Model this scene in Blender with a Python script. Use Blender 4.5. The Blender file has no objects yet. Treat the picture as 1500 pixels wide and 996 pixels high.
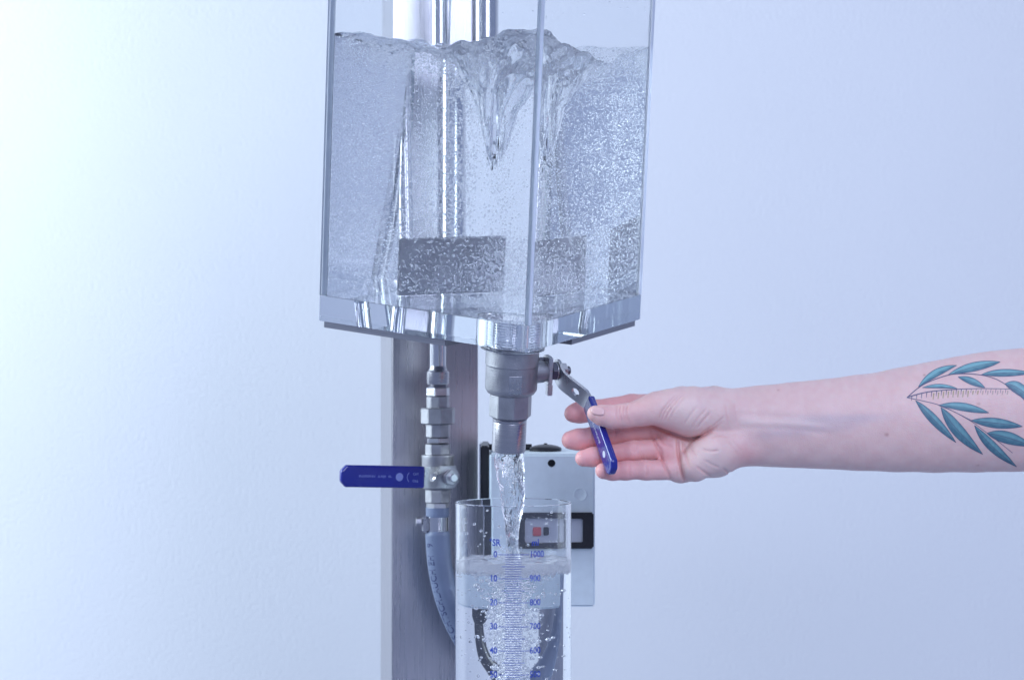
import bpy, bmesh, math, random
import numpy as np
from mathutils import Vector, Matrix, noise, bvhtree
random.seed(7); rng = np.random.default_rng(7)
R_ = math.radians
SC = bpy.context.scene
COL = SC.collection

# ------------------------------------------------------------------ camera, world, lights, exposure
F, D, YH = 4500.0, 2.25, 411.0          # focal length in photo pixels, camera distance, horizon row
cam_d = bpy.data.cameras.new("camera"); cam = bpy.data.objects.new("camera", cam_d); COL.objects.link(cam)
cam.location = (0, -D, 0); cam.rotation_euler = (R_(90), 0, 0)
cam_d.sensor_width = 36; cam_d.lens = F / 1500 * 36; cam_d.shift_y = -(498 - YH) / 1500
cam_d.clip_start = 0.05; cam_d.clip_end = 60
cam_d.dof.use_dof = True; cam_d.dof.focus_distance = D + 0.03; cam_d.dof.aperture_fstop = 9
SC.camera = cam

W = bpy.data.worlds.new("World"); SC.world = W; W.use_nodes = True
bg = W.node_tree.nodes['Background']; bg.inputs[0].default_value = (0.34, 0.43, 0.72, 1); bg.inputs[1].default_value = 0.62

def area(name, loc, target, sx, sy, power, col):
    l = bpy.data.lights.new(name, 'AREA'); l.shape = 'RECTANGLE'; l.size = sx; l.size_y = sy
    l.energy = power; l.color = col
    o = bpy.data.objects.new(name, l); COL.objects.link(o); o.location = loc
    o.rotation_euler = (Vector(target) - Vector(loc)).to_track_quat('-Z', 'Y').to_euler()
    return o
area("key_softbox", (-1.6, 0.12, 0.45), (-0.5, 0.78, -0.1), 0.9, 0.9, 34.5, (0.78, 0.91, 1.0))
area("added_arm_fill", (0.6, -1.5, 0.75), (0.12, 0.05, -0.08), 0.9, 1.1, 18.5, (0.71, 0.76, 1.0))  # unseen fill lamp, added close in to brighten the arm more than the wall
area("added_top_fill", (-0.2, -0.25, 1.6), (-0.1, 0.15, 0.0), 1.8, 1.2, 2.5, (0.66, 0.76, 1.0))  # unseen overhead lamp, added in place of a pale ceiling
area("tube_light_near", (0.9, 0.12, 1.25), (0.9, 0.12, 0.0), 1.2, 0.035, 0.5, (0.80, 0.88, 1.0))
area("tube_light_far", (0.9, 0.34, 1.25), (0.9, 0.34, 0.0), 1.2, 0.035, 0.5, (0.80, 0.88, 1.0))
vs = SC.view_settings
vs.view_transform = 'Standard'; vs.look = 'None'; vs.exposure = 0.13; vs.gamma = 1.0
vs.use_curve_mapping = False
cy = SC.cycles
cy.max_bounces = 48; cy.transmission_bounces = 48; cy.glossy_bounces = 10; cy.diffuse_bounces = 4
cy.transparent_max_bounces = 16; cy.caustics_reflective = True; cy.caustics_refractive = True
cy.sample_clamp_indirect = 6.0; cy.blur_glossy = 0.3; cy.use_denoising = True

# ------------------------------------------------------------------ photo pixel -> metre at depth y
def s_at(y): return (D + y) / F
def P(px, py, y=0.0): return Vector(((px - 750) * s_at(y), y, (YH - py) * s_at(y)))

# ------------------------------------------------------------------ materials
def new_mat(name):
    m = bpy.data.materials.new(name); m.use_nodes = True
    return m, m.node_tree, m.node_tree.nodes['Principled BSDF']
def N(nt, t, **kw):
    n = nt.nodes.new(t)
    for k, v in kw.items():
        if k in n.inputs: n.inputs[k].default_value = v
        else: setattr(n, k, v)
    return n
def ramp(nt, fac, stops):
    r = nt.nodes.new('ShaderNodeValToRGB'); e = r.color_ramp.elements
    while len(e) < len(stops): e.new(0.5)
    for i, (p, c) in enumerate(stops): e[i].position = p; e[i].color = (*c, 1)
    nt.links.new(fac, r.inputs[0]); return r
def plain(name, col, rough=0.5, metal=0.0, bump=0.0, bscale=400, coat=0.0, var=0.0):
    m, nt, b = new_mat(name)
    b.inputs['Base Color'].default_value = (*col, 1); b.inputs['Roughness'].default_value = rough
    b.inputs['Metallic'].default_value = metal; b.inputs['Coat Weight'].default_value = coat
    tc = N(nt, 'ShaderNodeTexCoord'); nz = N(nt, 'ShaderNodeTexNoise', Scale=bscale, Detail=6.0)
    nt.links.new(tc.outputs['Object'], nz.inputs['Vector'])
    if bump:
        bp = N(nt, 'ShaderNodeBump', Strength=bump, Distance=0.0006)
        nt.links.new(nz.outputs['Fac'], bp.inputs['Height']); nt.links.new(bp.outputs['Normal'], b.inputs['Normal'])
    if var:
        n2 = N(nt, 'ShaderNodeTexNoise', Scale=bscale * 0.12, Detail=5.0); nt.links.new(tc.outputs['Object'], n2.inputs['Vector'])
        r = ramp(nt, n2.outputs['Fac'], [(0.3, tuple(c * (1 - var) for c in col)), (0.7, tuple(min(1, c * (1 + var)) for c in col))])
        nt.links.new(r.outputs[0], b.inputs['Base Color'])
        mr = N(nt, 'ShaderNodeMapRange'); mr.inputs[3].default_value = rough * 0.8; mr.inputs[4].default_value = min(1, rough * 1.25)
        nt.links.new(n2.outputs['Fac'], mr.inputs[0]); nt.links.new(mr.outputs[0], b.inputs['Roughness'])
    return m
def brushed(name, col, rough, stretch=(900, 900, 14), amt=0.18, bump=0.12):
    m, nt, b = new_mat(name)
    b.inputs['Metallic'].default_value = 1
    tc = N(nt, 'ShaderNodeTexCoord'); mp = N(nt, 'ShaderNodeMapping'); mp.inputs['Scale'].default_value = stretch
    nz = N(nt, 'ShaderNodeTexNoise', Scale=1.0, Detail=4.0, Roughness=0.7)
    nt.links.new(tc.outputs['Object'], mp.inputs[0]); nt.links.new(mp.outputs[0], nz.inputs['Vector'])
    r = ramp(nt, nz.outputs['Fac'], [(0.25, tuple(c * (1 - amt) for c in col)), (0.75, tuple(min(1, c * (1 + amt)) for c in col))])
    nt.links.new(r.outputs[0], b.inputs['Base Color'])
    mr = N(nt, 'ShaderNodeMapRange'); mr.inputs[3].default_value = rough * 0.75; mr.inputs[4].default_value = rough * 1.3
    nt.links.new(nz.outputs['Fac'], mr.inputs[0]); nt.links.new(mr.outputs[0], b.inputs['Roughness'])
    bp = N(nt, 'ShaderNodeBump', Strength=bump, Distance=0.0003)
    nt.links.new(nz.outputs['Fac'], bp.inputs['Height']); nt.links.new(bp.outputs['Normal'], b.inputs['Normal'])
    return m
def glass(name, ior, col=(1, 1, 1), rough=0.0, absorb=None, bump=0.0, bscale=60):
    m, nt, b = new_mat(name)
    b.inputs['Base Color'].default_value = (*col, 1); b.inputs['Roughness'].default_value = rough
    b.inputs['Transmission Weight'].default_value = 1.0; b.inputs['IOR'].default_value = ior
    if absorb:
        v = N(nt, 'ShaderNodeVolumeAbsorption', Density=absorb[1]); v.inputs['Color'].default_value = (*absorb[0], 1)
        nt.links.new(v.outputs[0], nt.nodes['Material Output'].inputs['Volume'])
    if bump:
        tc = N(nt, 'ShaderNodeTexCoord'); nz = N(nt, 'ShaderNodeTexNoise', Scale=bscale, Detail=3.0)
        nt.links.new(tc.outputs['Object'], nz.inputs['Vector'])
        bp = N(nt, 'ShaderNodeBump', Strength=bump, Distance=0.001)
        nt.links.new(nz.outputs['Fac'], bp.inputs['Height']); nt.links.new(bp.outputs['Normal'], b.inputs['Normal'])
    return m

M = {}
M['column'] = brushed('brushed_steel', (0.50, 0.485, 0.51), 0.28, (700, 700, 10), 0.13, 0.10)
M['pipe'] = brushed('polished_steel', (0.66, 0.66, 0.68), 0.17, (300, 300, 30), 0.05, 0.03)
M['turned'] = brushed('turned_steel', (0.46, 0.45, 0.47), 0.26, (40, 40, 2500), 0.10, 0.02)
M['cast'] = plain('cast_steel', (0.40, 0.40, 0.42), 0.42, 1.0, bump=0.55, bscale=1100, var=0.12)
M['lever'] = plain('lever_steel', (0.52, 0.52, 0.54), 0.28, 1.0, bump=0.25, bscale=700, var=0.15)
M['dark_steel'] = plain('dark_steel', (0.17, 0.17, 0.20), 0.35, 1.0, bump=0.2, bscale=500)
M['deflector'] = plain('deflector_steel', (0.42, 0.42, 0.45), 0.45, 1.0, bump=0.3, bscale=300, var=0.2)
M['tray'] = brushed('tray_steel', (0.30, 0.30, 0.34), 0.35, (30, 30, 900), 0.12)
M['vinyl'] = plain('blue_vinyl', (0.008, 0.017, 0.25), 0.24, 0, bump=0.12, bscale=260, coat=0.5, var=0.10)
M['print'] = plain('white_print', (0.62, 0.66, 0.80), 0.6)
M['print_faded'] = plain('faded_print', (0.22, 0.27, 0.58), 0.6)
M['black'] = plain('black_plastic', (0.012, 0.012, 0.018), 0.35, 0, bump=0.1)
M['housing'] = plain('grey_enamel', (0.72, 0.82, 0.86), 0.42, 0, bump=0.18, bscale=900, var=0.04)
M['panel'] = plain('panel_plastic', (0.48, 0.51, 0.58), 0.3, 0, var=0.05)
M['red'] = plain('red_rocker', (0.50, 0.09, 0.10), 0.35)
M['hose'] = plain('hose_rubber', (0.165, 0.205, 0.31), 0.45, 0, bump=0.15, bscale=500, var=0.07)
M['hose_ink'] = plain('hose_ink', (0.02, 0.03, 0.12), 0.6)
M['scale_ink'] = plain('scale_ink', (0.015, 0.055, 0.42), 0.5)
M['acrylic'] = glass('clear_acrylic', 1.49, (0.985, 0.995, 1.0), 0.0, ((0.70, 0.92, 0.98), 1.2))
M['acrylic_edge'] = glass('sawn_acrylic_edge', 1.49, (0.78, 0.85, 0.95), 0.45)
M['acrylic_edge'].node_tree.nodes['Principled BSDF'].inputs['Transmission Weight'].default_value = 0.3
M['acrylic_ring'] = glass('machined_acrylic', 1.49, (0.97, 0.985, 1.0), 0.12)
M['tube'] = glass('cylinder_acrylic', 1.49, (0.99, 0.995, 1.0), 0.0)
M['water'] = glass('water', 1.333, (0.985, 0.993, 1.0), 0.0)
M['stream'] = glass('falling_water', 1.333, (0.97, 0.985, 1.0), 0.0)
M['bubble'] = glass('air_bubble', 0.75, (1, 1, 1), 0.0)
M['drop'] = glass('water_drop', 1.333, (1, 1, 1), 0.0)

m, nt, b = new_mat('white_wall_paint')
tc = N(nt, 'ShaderNodeTexCoord'); n1 = N(nt, 'ShaderNodeTexNoise', Scale=300.0, Detail=4.0, Roughness=0.55); n2 = N(nt, 'ShaderNodeTexNoise', Scale=3.0, Detail=3.0)
for n in (n1, n2): nt.links.new(tc.outputs['Object'], n.inputs['Vector'])
bp = N(nt, 'ShaderNodeBump', Strength=0.32, Distance=0.0022); nt.links.new(n1.outputs['Fac'], bp.inputs['Height']); nt.links.new(bp.outputs['Normal'], b.inputs['Normal'])
r = ramp(nt, n2.outputs['Fac'], [(0.3, (0.775, 0.785, 0.80)), (0.7, (0.80, 0.81, 0.825))]); nt.links.new(r.outputs[0], b.inputs['Base Color'])
b.inputs['Roughness'].default_value = 0.75
M['wall'] = m

def attr_mat(name, rough, sss=0.0, bump=None):
    m, nt, b = new_mat(name)
    a = N(nt, 'ShaderNodeVertexColor'); a.layer_name = 'Col'
    nt.links.new(a.outputs['Color'], b.inputs['Base Color']); b.inputs['Roughness'].default_value = rough
    if sss:
        b.inputs['Subsurface Weight'].default_value = sss; b.inputs['Subsurface Radius'].default_value = (1, 0.35, 0.2); b.inputs['Subsurface Scale'].default_value = 0.004
    if bump:
        tc = N(nt, 'ShaderNodeTexCoord'); v = N(nt, 'ShaderNodeTexVoronoi', Scale=1300.0); n = N(nt, 'ShaderNodeTexNoise', Scale=420.0, Detail=6.0)
        mx = N(nt, 'ShaderNodeMath', operation='ADD')
        nt.links.new(tc.outputs['Object'], v.inputs['Vector']); nt.links.new(tc.outputs['Object'], n.inputs['Vector'])
        nt.links.new(v.outputs['Distance'], mx.inputs[0]); nt.links.new(n.outputs['Fac'], mx.inputs[1])
        bp = N(nt, 'ShaderNodeBump', Strength=bump, Distance=0.0005); nt.links.new(mx.outputs[0], bp.inputs['Height']); nt.links.new(bp.outputs['Normal'], b.inputs['Normal'])
    return m
M['skin'] = attr_mat('skin', 0.45, 0.22, 0.30)
M['ink'] = attr_mat('tattoo_ink', 0.5)
M['nail'] = plain('fingernail', (0.84, 0.53, 0.50), 0.3, 0, coat=0.2)

# ------------------------------------------------------------------ object helpers
def props(o, label=None, cat=None, group=None, kind=None):
    if label: o['label'] = label
    if cat: o['category'] = cat
    if group: o['group'] = group
    if kind: o['kind'] = kind
    return o
def link(name, me, mat, parent=None, smooth=None, mw=None):
    o = bpy.data.objects.new(name, me); COL.objects.link(o)
    if mat is not None: me.materials.append(mat)
    if parent is not None: o.parent = parent
    if mw is not None: o.matrix_local = mw
    if smooth is True:
        me.polygons.foreach_set('use_smooth', [True] * len(me.polygons))
    elif smooth:
        me.shade_flat()
        me.polygons.foreach_set('use_smooth', [True] * len(me.polygons)); me.set_sharp_from_angle(angle=R_(smooth))
    me.update(); return o
def mesh(name, v, f):
    me = bpy.data.meshes.new(name); me.from_pydata([tuple(p) for p in v], [], [tuple(q) for q in f]); me.update(); return me
def bm_mesh(name, bm):
    bmesh.ops.recalc_face_normals(bm, faces=bm.faces)
    me = bpy.data.meshes.new(name); bm.to_mesh(me); bm.free(); return me
def empty(name, mw, **kw):
    o = bpy.data.objects.new(name, None); COL.objects.link(o); o.matrix_world = mw; o.empty_display_size = 0.02
    props(o, **kw); return o
T = Matrix.Translation
def lathe(prof, n=64, closed=True):
    """prof: (r, z) points in mm from one end to the other; solid of revolution round Z."""
    v, f = [], []; m_ = len(prof)
    for (r, z) in prof:
        for i in range(n):
            a = 2 * math.pi * i / n; v.append((r * math.cos(a) / 1000, r * math.sin(a) / 1000, z / 1000))
    for j in range(m_ - (0 if closed == 'loop' else 1)):
        k = (j + 1) % m_
        for i in range(n):
            i2 = (i + 1) % n; f.append((j * n + i, j * n + i2, k * n + i2, k * n + i))
    if closed is True:
        f.append(tuple(range(n))[::-1]); f.append(tuple((m_ - 1) * n + i for i in range(n)))
    bm = bmesh.new(); vs_ = [bm.verts.new(p) for p in v]
    for q in f: bm.faces.new([vs_[i] for i in q])
    return bm_mesh('lathe', bm)
def hexa(af, z0, z1, n=6, rot=0.0, ch=0.8, bore=0.0):
    """hexagon (or octagon) prism, af = across flats mm, chamfered round its rims"""
    bm = bmesh.new(); rc = af / 2 / math.cos(math.pi / n)
    rings = []
    for (r, z) in ((rc - ch, z0), (rc, z0 + ch * 0.7), (rc, z1 - ch * 0.7), (rc - ch, z1)):
        rings.append([bm.verts.new((r * math.cos(rot + 2 * math.pi * i / n) / 1000, r * math.sin(rot + 2 * math.pi * i / n) / 1000, z / 1000)) for i in range(n)])
    for a, b_ in zip(rings, rings[1:]):
        for i in range(n): bm.faces.new((a[i], a[(i + 1) % n], b_[(i + 1) % n], b_[i]))
    bm.faces.new(rings[0][::-1]); bm.faces.new(rings[-1])
    bmesh.ops.bevel(bm, geom=[e for e in bm.edges if abs(e.verts[0].co.z - e.verts[1].co.z) > 1e-4], offset=0.0004, segments=2, affect='EDGES')
    return bm_mesh('hex', bm)
def box(x0, x1, y0, y1, z0, z1, bev=0.0, seg=2, mm=True):
    k = 1000 if mm else 1
    bm = bmesh.new(); bmesh.ops.create_cube(bm, size=1)
    for v in bm.verts:
        v.co = Vector(((x0 if v.co.x < 0 else x1) / k, (y0 if v.co.y < 0 else y1) / k, (z0 if v.co.z < 0 else z1) / k))
    if bev: bmesh.ops.bevel(bm, geom=list(bm.edges), offset=bev / k, segments=seg, affect='EDGES')
    return bm_mesh('box', bm)
def extrude_poly(pts, z0, z1, bev=0.0, seg=2):
    """pts in mm (x, y), extruded along z"""
    bm = bmesh.new(); lo = [bm.verts.new((x / 1000, y / 1000, z0 / 1000)) for x, y in pts]; hi = [bm.verts.new((x / 1000, y / 1000, z1 / 1000)) for x, y in pts]
    bm.faces.new(lo[::-1]); bm.faces.new(hi); n = len(pts)
    for i in range(n): bm.faces.new((lo[i], lo[(i + 1) % n], hi[(i + 1) % n], hi[i]))
    bmesh.ops.recalc_face_normals(bm, faces=bm.faces)
    if bev: bmesh.ops.bevel(bm, geom=list(bm.edges), offset=bev / 1000, segments=seg, affect='EDGES')
    return bm_mesh('poly', bm)
def tube(path, rad, n=32, caps=True):
    """swept tube in metres; rad scalar or list"""
    path = [Vector(p) for p in path]; m_ = len(path); v, f = [], []
    up = Vector((0, 1, 0.01))
    for j, p in enumerate(path):
        t = (path[min(j + 1, m_ - 1)] - path[max(j - 1, 0)]).normalized()
        a = t.cross(up).normalized(); b_ = a.cross(t); r = rad[j] if hasattr(rad, '__len__') else rad
        for i in range(n):
            w = 2 * math.pi * i / n; v.append(p + (a * math.cos(w) + b_ * math.sin(w)) * r)
    for j in range(m_ - 1):
        for i in range(n): f.append((j * n + i, j * n + (i + 1) % n, (j + 1) * n + (i + 1) % n, (j + 1) * n + i))
    if caps: f.append(tuple(range(n))); f.append(tuple((m_ - 1) * n + i for i in range(n))[::-1])
    bm = bmesh.new(); vv = [bm.verts.new(p) for p in v]
    for q in f: bm.faces.new([vv[i] for i in q])
    return bm_mesh('tube', bm)
def spline(pts, n):
    """Catmull-Rom through pts"""
    pts = [Vector(p) for p in pts]; pts = [2 * pts[0] - pts[1]] + pts + [2 * pts[-1] - pts[-2]]; out = []
    k = len(pts) - 3
    for i in range(n + 1):
        u = i / n * k; j = min(int(u), k - 1); t = u - j; a, b_, c, d = pts[j:j + 4]
        out.append(0.5 * ((2 * b_) + (c - a) * t + (2 * a - 5 * b_ + 4 * c - d) * t * t + (3 * b_ - a - 3 * c + d) * t ** 3))
    return out
def boolean(me_a, me_bs, op='DIFFERENCE'):
    a = bpy.data.objects.new('tmp_a', me_a); COL.objects.link(a); tmp = [a]
    for i, mb in enumerate(me_bs):
        o = bpy.data.objects.new('tmp_b', mb); COL.objects.link(o); tmp.append(o)
        md = a.modifiers.new('b%d' % i, 'BOOLEAN'); md.operation = op; md.object = o; md.solver = 'EXACT'
    dg = bpy.context.evaluated_depsgraph_get(); dg.update()
    me = bpy.data.meshes.new_from_object(a.evaluated_get(dg))
    for o in tmp: bpy.data.objects.remove(o)
    return me
def text_mesh(s, size, align='CENTER', ext=0.0, bold=0.0):
    c = bpy.data.curves.new('t', 'FONT'); c.body = s; c.size = size; c.align_x = align; c.align_y = 'CENTER'; c.extrude = ext; c.resolution_u = 3; c.offset = bold
    o = bpy.data.objects.new('t', c); COL.objects.link(o)
    dg = bpy.context.evaluated_depsgraph_get(); dg.update()
    me = bpy.data.meshes.new_from_object(o.evaluated_get(dg)); bpy.data.objects.remove(o)
    return me
def spheres(cs, rs, sub, squash=None):
    """one mesh of many small spheres; centres (n,3), radii (n,)"""
    bm = bmesh.new(); bmesh.ops.create_icosphere(bm, subdivisions=sub, radius=1.0)
    bv = np.array([v.co[:] for v in bm.verts]); bf = np.array([[v.index for v in q.verts] for q in bm.faces]); bm.free()
    cs = np.asarray(cs, float); rs = np.asarray(rs, float); n = len(cs)
    sq = np.ones((n, 3)) if squash is None else squash
    V = (cs[:, None, :] + bv[None] * rs[:, None, None] * sq[:, None, :]).reshape(-1, 3)
    Fc = (bf[None] + (np.arange(n) * len(bv))[:, None, None]).reshape(-1, 3)
    me = bpy.data.meshes.new('spheres')
    me.vertices.add(len(V)); me.vertices.foreach_set('co', V.ravel().astype(np.float32))
    me.loops.add(len(Fc) * 3); me.loops.foreach_set('vertex_index', Fc.ravel().astype(np.int32))
    me.polygons.add(len(Fc)); me.polygons.foreach_set('loop_start', np.arange(0, len(Fc) * 3, 3, dtype=np.int32))
    me.update(calc_edges=True); me.polygons.foreach_set('use_smooth', [True] * len(Fc)); return me

# ------------------------------------------------------------------ the setting
wy = 0.80
wall = link('wall', mesh('wall', [(-4, wy, -2), (4, wy, -2), (4, wy, 3), (-4, wy, 3), (-4, wy + .1, -2), (4, wy + .1, -2), (4, wy + .1, 3), (-4, wy + .1, 3)],
     [(0, 1, 2, 3), (5, 4, 7, 6), (1, 5, 6, 2), (4, 0, 3, 7), (3, 2, 6, 7), (4, 5, 1, 0)]), M['wall'])
props(wall, kind='structure')

# steel column, turned a little so that its left side shows
cyy = 0.25
cw = (700 - 574) * s_at(cyy) / math.cos(R_(11)) * 1000
cm = T(P(574, 411, cyy)) @ Matrix.Rotation(R_(11), 4, 'Z')
col = link('steel_column', box(0, cw, 0, 62, -900, 700, 0.9, 3), M['column'], mw=cm, smooth=30)
props(col, 'tall brushed steel column standing behind the tank and the pipe', 'column')

# ------------------------------------------------------------------ acrylic tank (fitted to the photo's corners)
TA, TB, TH, TW, TBASE = 184.1, 176.1, 330.0, 5.0, 20.0       # mm: left side, right side, height, wall, base
Rt = (Matrix.Rotation(R_(2.3), 4, 'Y') @ Matrix.Rotation(R_(9.87), 4, 'X') @ Matrix.Rotation(R_(59.86), 4, 'Z'))
MT = T((0.011, 0, -0.0529)) @ Rt
HU, HV = 28.0, 28.5                                           # outlet position in tank coordinates
tank = empty('acrylic_tank', MT, label='clear acrylic square tank full of swirling water, fixed in front of the column', cat='tank')
cyl = lathe([(24.2, -5), (24.2, TBASE + 5)], 96); cyl.transform(T((HU / 1000, HV / 1000, 0)))
link('tank_base', boolean(box(0.15, TB - 0.15, 0.15, TA - 0.15, 0, TBASE, 0.5, 2), [cyl]), M['acrylic'], tank, smooth=25)
zj = TBASE - 0.2
gj = 0.06
def panel(x0, x1, y0, y1, ax):
    me = box(x0, x1, y0, y1, zj, TH, 0.35, 2); o = link('wall_panel', me, M['acrylic'], tank, smooth=25)
    me.materials.append(M['acrylic_edge'])
    for p in me.polygons:
        if abs(p.normal[ax]) > 0.5 or p.normal[2] > 0.5: p.material_index = 1
panel(0, TW, 0, TA, 1)
panel(TB - TW, TB, 0, TA, 1)
panel(TW + gj, TB - TW - gj, 0, TW, 0)
panel(TW + gj, TB - TW - gj, TA - TW, TA, 0)
# steel deflector plate standing askew on the tank floor
pa, pb = Vector((0.053, 0.137, 0)), Vector((0.156, 0.085, 0)); dpl = pb - pa
mpl = T(pa + Vector((0, 0, (TBASE + 0.5) / 1000))) @ Matrix.Rotation(math.atan2(dpl.y, dpl.x), 4, 'Z')
link('deflector_plate', box(0, dpl.length * 1000, -1.2, 1.2, 0, 44, 1.0, 3), M['deflector'], tank, smooth=30, mw=mpl)
# threaded outlet socket
prof = [(24.0, -4.5), (24.0, TBASE - 0.2)]
inner = []
z = TBASE - 0.2; k = 0
inner.append((17.2, z))
while z > -2.5:
    z -= 1.0; k += 1; inner.append((17.2 if k % 2 else 18.3, z))
inner.append((17.2, -4.5))
so = lathe(prof + inner, 96, 'loop'); so.transform(T((HU / 1000, HV / 1000, 0)))
link('outlet_socket', so, M['acrylic_ring'], tank, smooth=30)
# steel tray below, cut away round the outlet
ins = 3.0
pts = [(ins, TA - ins), (TB - ins, TA - ins), (TB - ins, ins), (72, ins)]
for i in range(0, 13):
    a = math.pi / 2 * i / 12
    pts.append((72 - 0 + 0 * a if i == 0 else 72 * math.cos(a) + ins * (i / 12) * 0 + 0, 72 * math.sin(a)) if i else (72, ins))
pts = [p for i, p in enumerate(pts) if i == 0 or (abs(p[0] - pts[i - 1][0]) + abs(p[1] - pts[i - 1][1])) > 0.3]
pts = [(max(p[0], ins), max(p[1], ins)) for p in pts]
pts = pts[:-1] + [(ins, 72)]
link('support_tray', extrude_poly(pts, -5.2, -0.4, 0.3), M['tray'], tank, smooth=30)
# overflow tube behind the tank, right of the column
yo = 0.262; ov = empty('overflow_tube', T(P(715, 411, yo)), label='upright polished tube clipped to the right side of the steel column behind the tank', cat='tube')
ko = s_at(yo) * 1000
link('tube', lathe([(9.2, (411 - 442) * ko), (10.4, (411 - 441) * ko), (10.4, 340), (9, 340)], 64), M['pipe'], ov, smooth=30)
link('end_cap', lathe([(8, (411 - 452) * ko), (11.0, (411 - 450) * ko), (11.0, (411 - 436) * ko), (10.5, (411 - 435) * ko)], 48), M['turned'], ov, smooth=30)
link('clip', box(-12, 11.6, -11.6, 12, 185, 195, 1.0), M['turned'], ov, smooth=30)

# ------------------------------------------------------------------ water in the tank
MTi = MT.inverted(); Rw = MT.to_3x3()
def level_local(x, y):
    """water plane, part way between level in the world and square to the tank (the water is sloshing)"""
    zc = 0.0
    base = 226.0
    tx, ty = x - TB * 0.2, y - TA * 0.2
    slope = -(Rw[2][0] * tx + Rw[2][1] * ty) / Rw[2][2]
    return base + slope * 0.85
def water_h(x, y):
    h = level_local(x, y)
    p = Vector((x / 60, y / 60, 3.7)); h += 6.0 * noise.noise(p) + 3.6 * noise.noise(p * 2.7) + 1.6 * noise.noise(p * 6.3)
    h += 6.5 * math.exp(-((x / 45) ** 2 + (y / 55) ** 2)) - 13.0 * math.exp(-(((x - 105) / 30) ** 2 + (y / 70) ** 2)) + 4.0 * math.exp(-((x / 60) ** 2 + ((y - 180) / 40) ** 2)) - 3.5 * math.exp(-((x / 40) ** 2 + ((y - 95) / 26) ** 2))
    dx, dy = x - 66, y - 58; r = math.hypot(dx, dy); a = math.atan2(dy, dx)
    ar = a + 34.0 / (r + 12)
    sw = 1 + 0.12 * math.sin(2 * ar + 1) + 0.42 * noise.noise(Vector((math.cos(ar) * 1.5, math.sin(ar) * 1.5, r * 0.035))) + 0.20 * noise.noise(Vector((math.cos(ar) * 4.5, math.sin(ar) * 4.5, r * 0.06)))
    h -= sw * (54.0 * math.exp(-(r / 36.0) ** 1.6) + 24 * math.exp(-(r / 13.0) ** 2))
    wk = math.exp(-r / 60)
    h += wk * (8.5 * noise.noise(Vector((dx * 0.05, dy * 0.05, 1.0))) + 4.0 * noise.noise(Vector((r * 0.10, ar * 3.0, 4.0))) + 1.6 * noise.noise(Vector((dx * 0.22, dy * 0.22, 2.0))))
    h += 0.45 * noise.noise(Vector((x * 0.30, y * 0.30, 9.0)))
    return h
g = -0.3; NU = 200
xs = np.linspace(TW + g, TB - TW - g, NU); ys = np.linspace(TW + g, TA - TW - g, NU)
v, f = [], []
H = [[water_h(x, y) for y in ys] for x in xs]
for i in range(NU):
    for j in range(NU): v.append((xs[i] / 1000, ys[j] / 1000, H[i][j] / 1000))
top = lambda i, j: i * NU + j
for i in range(NU - 1):
    for j in range(NU - 1): f.append((top(i, j), top(i + 1, j), top(i + 1, j + 1), top(i, j + 1)))
nb = len(v); zb = (TBASE + g) / 1000
ring = [(i, 0) for i in range(NU)] + [(NU - 1, j) for j in range(1, NU)] + [(i, NU - 1) for i in range(NU - 2, -1, -1)] + [(0, j) for j in range(NU - 2, 0, -1)]
for (i, j) in ring: v.append((xs[i] / 1000, ys[j] / 1000, zb))
n = len(ring)
for k in range(n):
    k2 = (k + 1) % n; f.append((top(*ring[k]), nb + k, nb + k2, top(*ring[k2])))
f.append(tuple(nb + k for k in range(n))[::-1])
me = mesh('tank_water', v, f)
wt = link('tank_water', me, M['water'], smooth=40, mw=MT)
props(wt, 'swirling water with a funnel shaped whirl, filling the acrylic tank', 'water')
HA = np.array(H)
def h_at(x, y):
    i = int(np.clip((x - xs[0]) / (xs[-1] - xs[0]) * (NU - 1), 0, NU - 1)); j = int(np.clip((y - ys[0]) / (ys[-1] - ys[0]) * (NU - 1), 0, NU - 1))
    return HA[i, j]
# countless fine bubbles
def bub_cloud(n, rlo, rhi, pw):
    cs, rs = [], []
    while len(cs) < n:
        x = random.uniform(xs[0] + 2, xs[-1] - 2); y = random.uniform(ys[0] + 2, ys[-1] - 2)
        z = random.uniform(TBASE + 3, 235)
        if z > h_at(x, y) - 3 or z > min(h_at(x + 3, y), h_at(x - 3, y), h_at(x, y + 3), h_at(x, y - 3)) - 3: continue
        c = 0.55 + 0.9 * noise.noise(Vector((x / 38, y / 38, z / 45))) + 0.4 * noise.noise(Vector((x / 12, y / 12, z / 14)))
        c += 0.25 * max(0.0, 1 - (z - TBASE) / 70)
        vb = y - 0.40 * (x - TW); c *= 1 if z < 68 else (0.05 if -2 < vb < 52 else (0.5 if -8 < vb < 58 else 1))
        if random.random() > c: continue
        rs.append(rlo + (rhi - rlo) * random.random() ** pw); cs.append((x, y, z))
    return np.array(cs) / 1000, np.array(rs) / 1000
NB = 17000
cs, rs = bub_cloud(NB, 0.30, 0.95, 2.6)
cs3, rs3 = bub_cloud(7000, 0.4, 1.0, 1.6)
k3 = (cs3[:, 0] > 0.075) & (cs3[:, 1] < 0.13); cs = np.concatenate([cs, cs3[k3]]); rs = np.concatenate([rs, rs3[k3]])
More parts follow.
